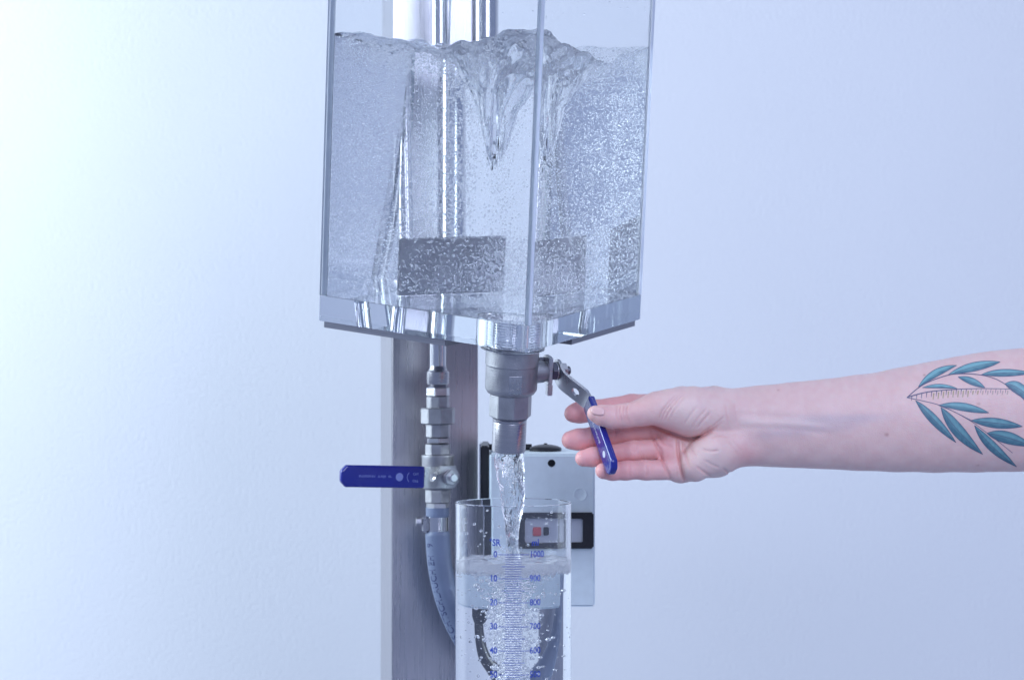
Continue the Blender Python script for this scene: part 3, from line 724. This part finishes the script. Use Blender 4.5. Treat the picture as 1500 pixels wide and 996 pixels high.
# ------------------------------------------------------------------ falling stream
v, f = [], []; n, mrow = 140, 260
p0 = (MV @ Vector((0, 0, -0.066))); p1 = P(750.5, 735, cy0); p2 = P(751, 822, cy0)
axis = spline([p0, p0.lerp(p1, 0.5) + Vector((-0.0002, 0, 0)), p1, p2], mrow - 1)
for j, c in enumerate(axis):
    yv = YH - c.z / s_at(c.y); t_ = (yv - 655) / 165
    rx = np.interp(yv, [640, 668, 690, 715, 735, 760, 790, 822], [10.9, 10.9, 10.3, 9.7, 8.6, 5.6, 4.4, 5.4]); rz = np.interp(yv, [640, 668, 700, 740, 822], [10.9, 10.4, 8.0, 6.5, 5.0])
    for i in range(n):
        a = 2 * math.pi * i / n; tw = a + t_ * 2.4
        g_ = min(1, max(0, (yv - 664) / 14))
        d = 1 + g_ * (0.20 * noise.noise(Vector((math.cos(tw) * 1.4, math.sin(tw) * 1.4, t_ * 4))) + 0.12 * noise.noise(Vector((math.cos(tw) * 4.6, math.sin(tw) * 4.6, t_ * 7 + 5))) + 0.055 * noise.noise(Vector((math.cos(tw) * 10, math.sin(tw) * 10, t_ * 15 + 9))) + 0.02 * noise.noise(Vector((math.cos(tw) * 20, math.sin(tw) * 20, t_ * 30 + 9))))
        v.append((c.x + rx * d * math.cos(a) / 1000, c.y + rz * d * math.sin(a) / 1000, c.z))
for j in range(mrow - 1):
    for i in range(n): f.append((j * n + i, (j + 1) * n + i, (j + 1) * n + (i + 1) % n, j * n + (i + 1) % n))
f.append(tuple(range(n))); f.append(tuple((mrow - 1) * n + i for i in range(n))[::-1])
bm = bmesh.new(); vv = [bm.verts.new(p) for p in v]
for q in f: bm.faces.new([vv[i] for i in q])
st = link('water_stream', bm_mesh('stream', bm), M['stream'], smooth=60)
props(st, 'twisting jet of clear water falling from the steel spout into the measuring cylinder', 'water')
cs = []; rs = []
for _ in range(260):
    c = axis[random.randrange(20, mrow - 8)]; a = random.uniform(0, 6.28); r = random.random() ** .5 * 0.004
    cs.append((c.x + r * math.cos(a), c.y + r * 0.7 * math.sin(a), c.z)); rs.append(0.0002 + 0.0006 * random.random() ** 2)
sb = link('stream_bubbles', spheres(cs, rs, 1), M['bubble']); props(sb, 'tiny air bubbles inside the falling jet of water', kind='stuff')

# ------------------------------------------------------------------ the arm: one continuous surface from a distance field
def hx(px, y): return (px - 750) * s_at(y) * 1000
def hz(py, y): return (YH - py) * s_at(y) * 1000
def H3(px, py, ymm): return np.array([hx(px, ymm / 1000), ymm, hz(py, ymm / 1000)])
KP = 0.507
gx = np.concatenate([np.arange(30, 176, 0.62), np.arange(176.9, 500, 1.5)]).astype(np.float32)
gy = np.arange(-32, 86, 0.8).astype(np.float32); gz = np.arange(-150, -38, 0.68).astype(np.float32)
FLD = np.full((len(gx), len(gy), len(gz)), 25.0, np.float32)
def capsule(field, A, ra, B, rb, k, flat=1.0, hard=False):
    """smooth union of a tapered capsule; flat < 1 squeezes it in depth"""
    A, B = np.array(A, float), np.array(B, float); pad = max(ra, rb) + 9
    lo = np.minimum(A, B) - pad; hi = np.maximum(A, B) + pad
    ix = slice(*np.searchsorted(gx, (lo[0], hi[0]))); iy = slice(*np.searchsorted(gy, (lo[1], hi[1]))); iz = slice(*np.searchsorted(gz, (lo[2], hi[2])))
    X, Y, Z = gx[ix][:, None, None], gy[iy][None, :, None], gz[iz][None, None, :]
    ym = (A[1] + B[1]) / 2 if flat != 1 else 0
    sc = 1 / flat
    ax, ay, az = A; bx_, by_, bz_ = B
    if flat != 1: Y = ym + (Y - ym) * sc; ay = ym + (ay - ym) * sc; by_ = ym + (by_ - ym) * sc
    dx, dy, dz = bx_ - ax, by_ - ay, bz_ - az; L2 = dx * dx + dy * dy + dz * dz
    t = np.clip(((X - ax) * dx + (Y - ay) * dy + (Z - az) * dz) / L2, 0, 1)
    d = np.sqrt((X - ax - t * dx) ** 2 + (Y - ay - t * dy) ** 2 + (Z - az - t * dz) ** 2) - (ra + (rb - ra) * t)
    d = d.astype(np.float32)
    if flat != 1: d *= (1 + flat) / 2
    s = field[ix, iy, iz]; h = np.maximum(k - np.abs(s - d), 0) / k
    field[ix, iy, iz] = np.minimum(s, d) - h * h * k * 0.25
def chain(field, pts, k, flat=1.0):
    for a, b_ in zip(pts, pts[1:]): capsule(field, H3(*a[:3]), a[3] * KP, H3(*b_[:3]), b_[3] * KP, k, flat)
def union(a, b_, k):
    h = np.maximum(k - np.abs(a - b_), 0) / k; np.minimum(a, b_, out=a); a -= h * h * k * 0.25
def sub(): return np.full_like(FLD, 25.0)
# fingers (px, py, depth mm, radius px)
fingers = [
    [(839.5, 606, 60, 13.2), (848, 604.5, 62, 15.2), (872, 601.5, 65, 15.8), (925, 594, 66, 16.5), (985, 594, 54, 19)],
    [(836, 644.5, 35, 13.6), (847, 643.5, 36, 15.4), (872, 641, 38, 15.8), (915, 636.5, 39, 16.4), (982, 629, 41, 17.5)],
    [(855, 671, 25, 12.2), (868, 669.5, 26, 13.6), (890, 666, 26.5, 14.2), (925, 661, 26, 14.8), (985, 655, 30, 16)],
    [(883.5, 690, 15, 11.6), (897, 689.5, 16, 13), (918, 689, 16, 13.6), (945, 688.5, 16, 14.0), (986, 687, 20, 16)],
]
acc = sub()
for i, fg in enumerate(fingers):
    t = sub(); chain(t, fg, 2.5); union(acc, t, 0.9)
palm = sub()
chain(palm, [(1080, 606, 40, 31), (990, 592, 50, 20)], 6)
chain(palm, [(1085, 622, 40, 32), (992, 627, 42, 19)], 6)
chain(palm, [(1085, 634, 38, 32), (996, 655, 33, 18)], 6)
chain(palm, [(1085, 650, 34, 31), (1050, 668, 28, 28), (1003, 686, 24, 19)], 6)
chain(palm, [(990, 606, 42, 18), (988, 645, 34, 17), (994, 688, 23, 17.5)], 6)
chain(palm, [(984, 610, 45, 15), (978, 640, 38, 12), (978, 672, 26, 12), (986, 684, 22, 14)], 4)
union(palm, acc, 3.2)
heel = sub(); chain(heel, [(1085, 650, 30, 28), (1045, 662, 21, 31), (1018, 680, 18, 25)], 5); union(palm, heel, 3.0)
thumb = sub()
chain(thumb, [(871.5, 605.5, 12, 11.6), (882, 608, 13, 14.6), (897, 611, 14, 16.4), (915, 609, 15.5, 17.2), (940, 604, 17.5, 19.0), (962, 599, 19.5, 23.5)], 2.5)
chain(thumb, [(962, 599, 19, 23.5), (985, 600, 21, 29), (1012, 603, 23, 35), (1045, 606, 28, 35), (1080, 610, 34, 33)], 5)
union(palm, thumb, 2.6)
web = sub(); chain(web, [(960, 592, 34, 17), (1000, 590, 40, 22), (1040, 592, 42, 26)], 5); union(palm, web, 5)
fore = sub()
def fa(px, py, y, r, fl=0.76): return H3(px, py, y), r * KP
fl_pts = [(1060, 619, 36, 47), (1100, 624.5, 37, 58.5), (1140, 623, 37, 61), (1192, 621.5, 38, 64.5), (1276, 618.5, 40, 71.5), (1360, 611, 42, 81), (1444, 603, 44, 88.5), (1520, 599, 46, 91), (1640, 592, 50, 93), (1735, 588, 52, 82)]
def smooth_interp(x, xp, fp):
    y = np.interp(x, xp, fp); xs_ = np.arange(xp[0] - 60, xp[-1] + 60, 2.0); ys_ = np.interp(xs_, xp, fp); k_ = np.hanning(23); k_ /= k_.sum()
    ys_ = np.convolve(np.pad(ys_, 11, 'edge'), k_, 'valid'); return np.interp(x, xs_, ys_)
fp = np.array(fl_pts, float); yc_ = fp[:, 2]
xm = np.array([hx(a, c / 1000) for a, c in zip(fp[:, 0], yc_)]); zm = np.array([hz(a, c / 1000) for a, c in zip(fp[:, 1], yc_)]); rm = fp[:, 3] * KP * 1.005
i0 = np.searchsorted(gx, xm[0] - 22); X = gx[i0:]
zc_, yy_, rr_ = (smooth_interp(X, xm, q)[:, None, None] for q in (zm, yc_, rm))
Y, Z = gy[None, :, None], gz[None, None, :]
d = (np.sqrt(((Y - yy_) / (0.72 * rr_)) ** 2 + ((Z - zc_) / rr_) ** 2) - 1) * rr_ * 0.84
endc = np.maximum(xm[0] - 4 - X, X - (xm[-1] - 2))[:, None, None]
fore[i0:] = np.maximum(d, endc).astype(np.float32)
union(palm, fore, 7)
FLD = palm
# creases, wrinkles and tendons: (points px, depth mm, half width px)
def stroke(pts, dep, wd, ylim=40, taper=True):
    pts = [Vector((p[0], p[1], 0)) for p in pts]; q = spline(pts, max(6, 6 * len(pts)))
    q = np.array([(hx(p.x, .02), hz(p.y, .02)) for p in q]); w = wd * KP
    lo = q.min(0) - 4 * w; hi = q.max(0) + 4 * w
    ix = slice(*np.searchsorted(gx, (lo[0], hi[0]))); iz = slice(*np.searchsorted(gz, (lo[1], hi[1])))
    X, Z = np.meshgrid(gx[ix], gz[iz], indexing='ij'); best = np.full(X.shape, 1e9); bt = np.zeros(X.shape)
    m_ = len(q) - 1
    for i in range(m_):
        a, b_ = q[i], q[i + 1]; d = b_ - a; L2 = (d ** 2).sum() + 1e-9
        t = np.clip(((X - a[0]) * d[0] + (Z - a[1]) * d[1]) / L2, 0, 1); dd = (X - a[0] - t * d[0]) ** 2 + (Z - a[1] - t * d[1]) ** 2
        k = dd < best; best[k] = dd[k]; bt[k] = (i + t[k]) / m_
    dep = dep * 1.35 if dep > 0 else dep
    am = dep * np.exp(-best / (w * w)) * (np.clip(np.minimum(bt, 1 - bt) * 5 + 0.15, 0, 1) if taper else 1)
    iy = np.searchsorted(gy, ylim)
    if dep > 0 and wd < 3: CRE[ix, iz] = np.maximum(CRE[ix, iz], am * np.clip(ylim, 0, 1))
    FLD[ix, :iy, iz] += am[:, None, :].astype(np.float32)
S = stroke; CRE = np.zeros((len(gx), len(gz)))
S([(953, 623), (965, 628), (980, 634), (995, 640), (1010, 644), (1024, 640), (1040, 630), (1058, 616)], 1.5, 2.6)
S([(953, 624), (955, 636), (960, 648), (965, 660), (970, 674), (977, 690), (983, 705)], 0.9, 2.2, 32)
S([(993, 640), (993.5, 660), (996, 682), (1003, 706)], 1.5, 2.2)
S([(1001, 644), (1003, 664), (1009, 684)], 0.8, 2.0)
S([(960, 640), (972, 636), (984, 641)], -0.9, 3.5, 30); S([(962, 632), (972, 648), (986, 655)], 0.5, 1.6, 30)
S([(958, 650), (966, 655), (972, 668)], 0.5, 1.5)
for dx in (0, 5, 10.5, 17): S([(961 + dx, 617), (968 + dx, 602), (980 + dx, 586), (992 + dx, 576)], 0.62 if dx < 12 else .35, 1.4, 30)
for (x, d_) in ((903.5, .4), (908, .62), (913, .5), (917.5, .6)): S([(x + 1.6, 592), (x - .4, 600), (x - .2, 608), (x + 2.2, 617)], d_, 1.35, 25)
for pts, d_ in (([(1019, 626), (1028, 615), (1040, 602)], .45), ([(1028, 633), (1044, 622), (1060, 609)], .5), ([(1010, 628), (1020, 612), (1034, 597)], .3), ([(1000, 622), (1010, 605), (1022, 592)], .25),
                ([(1017, 680), (1030, 690), (1044, 698)], .5), ([(1011, 655), (1016, 661), (1021, 667)], .4), ([(1057, 684), (1066, 691), (1076, 695), (1083, 690)], .55), ([(1026, 656), (1038, 659), (1052, 658)], .45),
                ([(1030, 672), (1042, 679), (1052, 683)], .35), ([(1040, 640), (1054, 637), (1070, 640)], .35), ([(1066, 645), (1074, 655), (1080, 666)], .25), ([(1072, 642), (1080, 652), (1086, 662)], .2),
                ([(1062, 590), (1064, 610), (1068, 630)], .22), ([(1075, 588), (1077, 605), (1079, 622)], .18), ([(990, 700), (992, 690), (991, 680)], .3), ([(930, 652), (931.5, 658), (930, 664)], .35), ([(926, 652), (927, 658), (926, 664)], .25),
                ([(946, 678), (948, 688), (946, 698)], .35), ([(921, 678), (922, 688), (921, 698)], .22), ([(901, 626), (902, 636), (901, 645)], .25), ([(868, 630), (869, 641), (868, 652)], .22), ([(890, 658), (891, 665), (890, 672)], .2)):
    S(pts, d_ * 1.35, 1.45)
S([(1085, 618), (1120, 619), (1170, 621), (1225, 628)], -0.35, 4.0, 60); S([(1075, 626), (1120, 627), (1170, 629), (1220, 636)], 0.25, 4.0, 60)
S([(1075, 606), (1120, 609), (1180, 611)], 0.35, 5.0, 60)
# nail bed on the thumb
S([(868, 602), (878, 603), (886, 604)], 0.35, 4.5, 16)
# low frequency unevenness of flesh
fx = np.sin(gx[:, None, None] * 0.21 + 1.3) * np.sin(gy[None, :, None] * 0.27 + .4) * np.sin(gz[None, None, :] * 0.24 + 2.0)
FLD += (0.28 * fx).astype(np.float32)

def surface_nets(fl, X, Y, Z):
    s = fl < 0; nx, ny, nz = fl.shape
    c = np.zeros((nx - 1, ny - 1, nz - 1), np.uint8)
    for i in (0, 1):
        for j in (0, 1):
            for k in (0, 1): c += s[i:nx - 1 + i, j:ny - 1 + j, k:nz - 1 + k]
    act = (c > 0) & (c < 8); I = np.argwhere(act); idx = np.full(act.shape, -1, np.int64); idx[act] = np.arange(len(I))
    acc = np.zeros((len(I), 3)); cnt = np.zeros(len(I))
    corners = [(i, j, k) for i in (0, 1) for j in (0, 1) for k in (0, 1)]
    co = [X, Y, Z]
    for a in corners:
        for ax in range(3):
            if a[ax] == 0:
                b_ = list(a); b_[ax] = 1
                fa_ = fl[I[:, 0] + a[0], I[:, 1] + a[1], I[:, 2] + a[2]]; fb = fl[I[:, 0] + b_[0], I[:, 1] + b_[1], I[:, 2] + b_[2]]
                m_ = (fa_ < 0) != (fb < 0); t = np.where(m_, fa_ / (fa_ - fb + 1e-12), 0)
                for q in range(3):
                    base = co[q][I[:, q] + a[q]]
                    if q == ax: base = base + t * (co[q][I[:, q] + 1] - co[q][I[:, q]])
                    acc[:, q] += np.where(m_, base, 0)
                cnt += m_
    V = acc / cnt[:, None]; Q = []
    for ax in range(3):
        sl0 = [slice(1, -1)] * 3; sl1 = [slice(1, -1)] * 3; sl0[ax] = slice(0, -1); sl1[ax] = slice(1, None)
        a = s[tuple(sl0)]; b_ = s[tuple(sl1)]; E_ = np.argwhere(a != b_); off = np.array([1, 1, 1]); off[ax] = 0; E_ = E_ + off
        flip = s[E_[:, 0], E_[:, 1], E_[:, 2]]
        u, w = [(1, 2), (2, 0), (0, 1)][ax]
        def id_(du, dw):
            e = E_.copy(); e[:, u] -= du; e[:, w] -= dw; return idx[e[:, 0], e[:, 1], e[:, 2]]
        q = np.stack([id_(0, 0), id_(1, 0), id_(1, 1), id_(0, 1)], 1); q[~flip] = q[~flip][:, ::-1]; Q.append(q)
    return V, np.concatenate(Q)
V, Q = surface_nets(FLD, gx, gy, gz)
# keep it one piece: a light smoothing of the net along its edges
e = np.concatenate([Q[:, [0, 1]], Q[:, [1, 2]], Q[:, [2, 3]], Q[:, [3, 0]]]); deg = np.bincount(e.ravel(), minlength=len(V))
for _ in range(1):
    a_ = np.zeros_like(V); 
    for q in range(3): a_[:, q] = np.bincount(e[:, 0], V[e[:, 1], q], len(V)) + np.bincount(e[:, 1], V[e[:, 0], q], len(V))
    V = V * 0.72 + 0.28 * a_ / deg[:, None]
me = bpy.data.meshes.new('arm'); me.vertices.add(len(V)); me.vertices.foreach_set('co', (V / 1000).ravel().astype(np.float32))
me.loops.add(len(Q) * 4); me.loops.foreach_set('vertex_index', Q.ravel().astype(np.int32)); me.polygons.add(len(Q)); me.polygons.foreach_set('loop_start', np.arange(0, len(Q) * 4, 4, dtype=np.int32))
me.update(calc_edges=True)
# skin pigment: paler wrist, pinker palm and finger pads, blotches
pxv = V[:, 0] / (s_at(0.03) * 1000) + 750; pyv = YH - V[:, 2] / (s_at(0.03) * 1000)
def sm(a, b_, x): t = np.clip((x - a) / (b_ - a), 0, 1); return t * t * (3 - 2 * t)
base = np.array([0.87, 0.605, 0.55]); pink = np.array([0.88, 0.40, 0.39]); pale = np.array([0.87, 0.70, 0.63])
w = sm(1010, 900, pxv) * 0.85 * (1 - 0.55 * ((V[:, 1] < 24) & (pyv < 628) & (pxv < 1000)))
w = np.clip(w + 0.45 * np.exp(-(((pxv - 1090) / 22) ** 2 + ((pyv - 668) / 22) ** 2)) + 0.5 * np.exp(-(((pxv - 975) / 22) ** 2 + ((pyv - 660) / 40) ** 2)), 0, 1)
colr = base[None] * (1 - w[:, None]) + pink[None] * w[:, None]
g1 = np.array([noise.noise(Vector((a * 0.035, b_ * 0.035, 1.0))) for a, b_ in zip(pxv[::1], pyv[::1])]); g2 = np.array([noise.noise(Vector((a * 0.12, b_ * 0.12, 7.0))) for a, b_ in zip(pxv, pyv)])
colr *= (1 + 0.05 * g1[:, None] * np.array([0.6, 1.2, 1.2]) + 0.05 * g2[:, None] * np.array([0.4, 1.3, 1.2]))
wp = 0.55 * np.exp(-(((pxv - 1040) / 30) ** 2 + ((pyv - 668) / 18) ** 2)) + 0.4 * np.exp(-(((pxv - 1000) / 40) ** 2 + ((pyv - 598) / 22) ** 2)) + 0.4 * np.exp(-((pyv - 618) / 7) ** 2) * sm(1070, 1090, pxv) * sm(1240, 1180, pxv)
colr = colr * (1 - wp[:, None]) + pale[None] * wp[:, None]
ve = 0.35 * np.exp(-((pyv - (612 + (pxv - 1180) * -0.02)) / 7) ** 2) * sm(1120, 1200, pxv) * sm(1330, 1260, pxv) + 0.30 * np.exp(-((pyv - (636 - (pxv - 1100) * 0.10)) / 9) ** 2) * sm(1090, 1130, pxv) * sm(1290, 1220, pxv)
colr = colr * (1 - ve[:, None]) + np.array([0.50, 0.46, 0.52])[None] * ve[:, None]
ci = CRE[np.clip(np.searchsorted(gx, V[:, 0]), 0, len(gx) - 1), np.clip(np.searchsorted(gz, V[:, 2]), 0, len(gz) - 1)] * (V[:, 1] < 40)
ci = np.clip(ci * 0.3, 0, 0.4)[:, None]; colr = colr * (1 - ci) + np.array([0.66, 0.27, 0.25])[None] * ci
for (fx_, fy_, rr) in ((1295, 635, 2.6), (1353, 549, 1.5), (1428, 590, 1.8), (1220, 557, 1.6), (1431, 681, 1.5), (1140, 571, 1.2)):
    k = np.exp(-(((pxv - fx_) ** 2 + (pyv - fy_) ** 2) / rr ** 2)) * (V[:, 1] < 30); colr = colr * (1 - 0.7 * k[:, None]) + np.array([0.42, 0.16, 0.14])[None] * 0.7 * k[:, None]
ca = me.color_attributes.new('Col', 'FLOAT_COLOR', 'POINT'); ca.data.foreach_set('color', np.concatenate([np.clip(colr, 0, 1), np.ones((len(V), 1))], 1).ravel().astype(np.float32))
person = empty('person', T(P(1500, 600, 0.045)), label='bare forearm and open hand reaching in from the right to turn the blue valve lever', cat='person')
arm = link('arm_and_hand', me, M['skin'], person, smooth=True, mw=person.matrix_world.inverted())
BVH = bvhtree.BVHTree.FromPolygons([Vector(p / 1000) for p in V], [tuple(map(int, q)) for q in Q])
CAMP = Vector((0, -D, 0))
def on_skin(px, py, off=0.00012):
    tgt = P(px, py, 0.03); d = (tgt - CAMP).normalized(); h = BVH.ray_cast(CAMP, d)
    if h[0] is None: return None
    return h[0] + h[1] * off * (1 if h[1].dot(d) < 0 else -1), h[1]
# thumb nail: a small curved plate
v, f = [], []; nu, nv = 12, 10
for i in range(nu + 1):
    for j in range(nv + 1):
        u = i / nu * 2 - 1; w_ = j / nv * 2 - 1
        uu = u * math.sqrt(1 - 0.42 * w_ * w_); ww = w_ * math.sqrt(1 - 0.42 * u * u)
        h = on_skin(876.0 + 9.8 * uu + 0.3 * ww, 602.2 + 5.6 * ww + 1.4 * uu, 0.0005)
        v.append(h[0] if h else P(876 + 9.8 * uu, 602 + 5.6 * ww, 0.01))
va = np.array([p[:] for p in v]).reshape(nu + 1, nv + 1, 3)
for _ in range(6): va[1:-1, 1:-1] = (va[:-2, 1:-1] + va[2:, 1:-1] + va[1:-1, :-2] + va[1:-1, 2:]) / 4
va[1:-1, 1:-1, 1] -= 0.0003
va = va.reshape(-1, 3)
for i in range(nu):
    for j in range(nv): a = i * (nv + 1) + j; f.append((a, a + nv + 1, a + nv + 2, a + 1))
nm = link('fingernail', mesh('nail', va, f), M['nail'], person, smooth=True, mw=person.matrix_world.inverted())
md = nm.modifiers.new('s', 'SOLIDIFY'); md.thickness = 0.0006; md.offset = -0.6

# ------------------------------------------------------------------ tattoo: ink lying on the skin
zs = 946 / 190.0
def tp(x, y): return (1310 + x / zs, 500 + y / zs)
TEAL_D, TEAL_L, NAVY, OCHRE = (0.065, 0.165, 0.225), (0.24, 0.50, 0.52), (0.11, 0.12, 0.20), (0.50, 0.38, 0.22)
tv, tf, tcol = [], [], []
def add_grid(rows, cols_):
    """rows of photo points -> patch on the skin"""
    b0 = len(tv); ok = True; n_, m_ = len(rows), len(rows[0]); loc = []
    for r_i, row in enumerate(rows):
        for c_i, (x, y) in enumerate(row):
            h = on_skin(x, y, lift); 
            if h is None: return
            loc.append(h[0])
    tv.extend(loc)
    for r_i in range(n_):
        for c_i in range(m_): tcol.append(cols_[r_i][c_i])
    for i in range(n_ - 1):
        for j in range(m_ - 1):
            a = b0 + i * m_ + j; tf.append((a, a + 1, a + m_ + 1, a + m_))
def ink_line(pts, w0, w1, col_=NAVY):
    q = spline([Vector((*tp(*p), 0)) for p in pts], 14 * len(pts)); n_ = len(q)
    rows, cc = [], []
    for i, p in enumerate(q):
        t = (q[min(i + 1, n_ - 1)] - q[max(i - 1, 0)]).normalized(); nn = Vector((-t.y, t.x, 0)); w_ = (w0 + (w1 - w0) * i / n_) / 2
        rows.append([((p - nn * w_).x, (p - nn * w_).y), ((p + nn * w_).x, (p + nn * w_).y)]); cc.append([col_, col_])
    add_grid(rows, cc)
def leaf(b_, up, lo_, tip, light=0.5, mid=True):
    global lift
    A = [Vector((*tp(*p), 0)) for p in (b_, up, tip)]; B = [Vector((*tp(*p), 0)) for p in (b_, lo_, tip)]
    mm_ = (A[1] + B[1]) / 2
    A[1] = mm_.lerp(A[1], 0.8); B[1] = mm_.lerp(B[1], 0.8)
    def curve(P3, t):
        a, m_, c = P3; ctrl = 2 * m_ - (a + c) / 2; return (1 - t) ** 2 * a + 2 * t * (1 - t) * ctrl + t * t * c
    rows, cc = [], []; n_, m_ = 26, 7
    for i in range(n_ + 1):
        t = i / n_; p, q = curve(A, t), curve(B, t); row, cr = [], []
        for j in range(m_ + 1):
            s = j / m_; x = p.lerp(q, s); row.append((x.x, x.y))
            nz_ = noise.noise(Vector((x.x * 0.12, x.y * 0.3, 2))) * 0.3
            k = np.clip(light * (0.2 + 1.3 * math.exp(-((s - 0.32) / 0.25) ** 2)) * (0.55 + 0.45 * math.sin(t * 3.14)) + nz_, 0, 1)
            cr.append(tuple(np.array(TEAL_D) * (1 - k) + np.array(TEAL_L) * k))
        rows.append(row); cc.append(cr)
    lift = 0.00010; add_grid(rows, cc); lift = 0.00018
    for P3, w_ in ((A, 0.55), (B, 0.7)):
        q = [curve(P3, i / 26) for i in range(27)]; rows, cc = [], []
        for i, p in enumerate(q):
            t = (q[min(i + 1, 26)] - q[max(i - 1, 0)]).normalized(); nn = Vector((-t.y, t.x, 0)) * w_ / 2; rows.append([((p - nn).x, (p - nn).y), ((p + nn).x, (p + nn).y)]); cc.append([NAVY, NAVY])
        add_grid(rows, cc)
    if mid:
        q = [curve(A, i / 26).lerp(curve(B, i / 26), 0.5) for i in range(3, 25)]; rows, cc = [], []
        for i, p in enumerate(q):
            t = (q[min(i + 1, len(q) - 1)] - q[max(i - 1, 0)]).normalized(); nn = Vector((-t.y, t.x, 0)) * 0.3; rows.append([((p - nn).x, (p - nn).y), ((p + nn).x, (p + nn).y)]); cc.append([NAVY, NAVY])
        add_grid(rows, cc)
lift = 0.00018
ink_line([(92, 410), (175, 340), (260, 292), (400, 245), (520, 237), (640, 247), (740, 275), (820, 320), (885, 370), (960, 440), (1060, 560)], 1.3, 0.9)
ink_line([(92, 410), (200, 432), (330, 465), (450, 520), (570, 588), (660, 655), (760, 730), (862, 812)], 1.0, 0.6)
ink_line([(100, 405), (250, 368), (450, 350), (650, 344), (860, 348)], 1.6, 0.7)
ink_line([(330, 470), (420, 505), (560, 575)], 0.8, 0.8)
for i in range(20):
    x = 130 + i * 36; y = 395 - 45 * min(1, i / 8) ** 0.7; h_ = 38 if i < 12 else 26
    ink_line([(x, y), (x - 3, y + h_ * 0.5), (x - 4, y + h_)], 1.3 if i < 12 else 0.7, 0.5, (0.16, 0.13, 0.22))
    if i > 3: ink_line([(x + 14, y + 10), (x + 12, y + h_ * 0.8), (x + 9, y + h_ * 1.5)], 2.2, 1.2, OCHRE if i < 14 else (0.58, 0.42, 0.36))
leaf((175, 332), (285, 205), (335, 252), (455, 176), .9, False)
leaf((395, 242), (560, 150), (620, 218), (772, 150), 1.0)
leaf((636, 242), (800, 197), (810, 262), (1010, 232), .7)
leaf((205, 338), (335, 308), (340, 345), (460, 345), .8, False)
leaf((465, 260), (575, 262), (560, 322), (662, 338), .55, False)
leaf((806, 310), (935, 300), (890, 395), (1050, 470), .6)
leaf((155, 430), (315, 540), (262, 600), (450, 736), .45)
leaf((322, 466), (500, 440), (540, 520), (690, 520), .6, False)
leaf((340, 480), (485, 590), (430, 690), (645, 822), .45)
leaf((560, 576), (745, 550), (735, 640), (935, 620), .5)
leaf((585, 612), (745, 735), (680, 790), (892, 912), .45)
leaf((675, 668), (845, 650), (800, 750), (1010, 765), .5)
tm = mesh('tattoo', tv, tf); ca = tm.color_attributes.new('Col', 'FLOAT_COLOR', 'POINT')
ca.data.foreach_set('color', np.concatenate([np.array(tcol), np.ones((len(tv), 1))], 1).ravel().astype(np.float32))
tt = link('tattoo', tm, M['ink'], person, smooth=True, mw=person.matrix_world.inverted()); tt['label'] = 'teal leafy branch tattoo on the inner forearm'
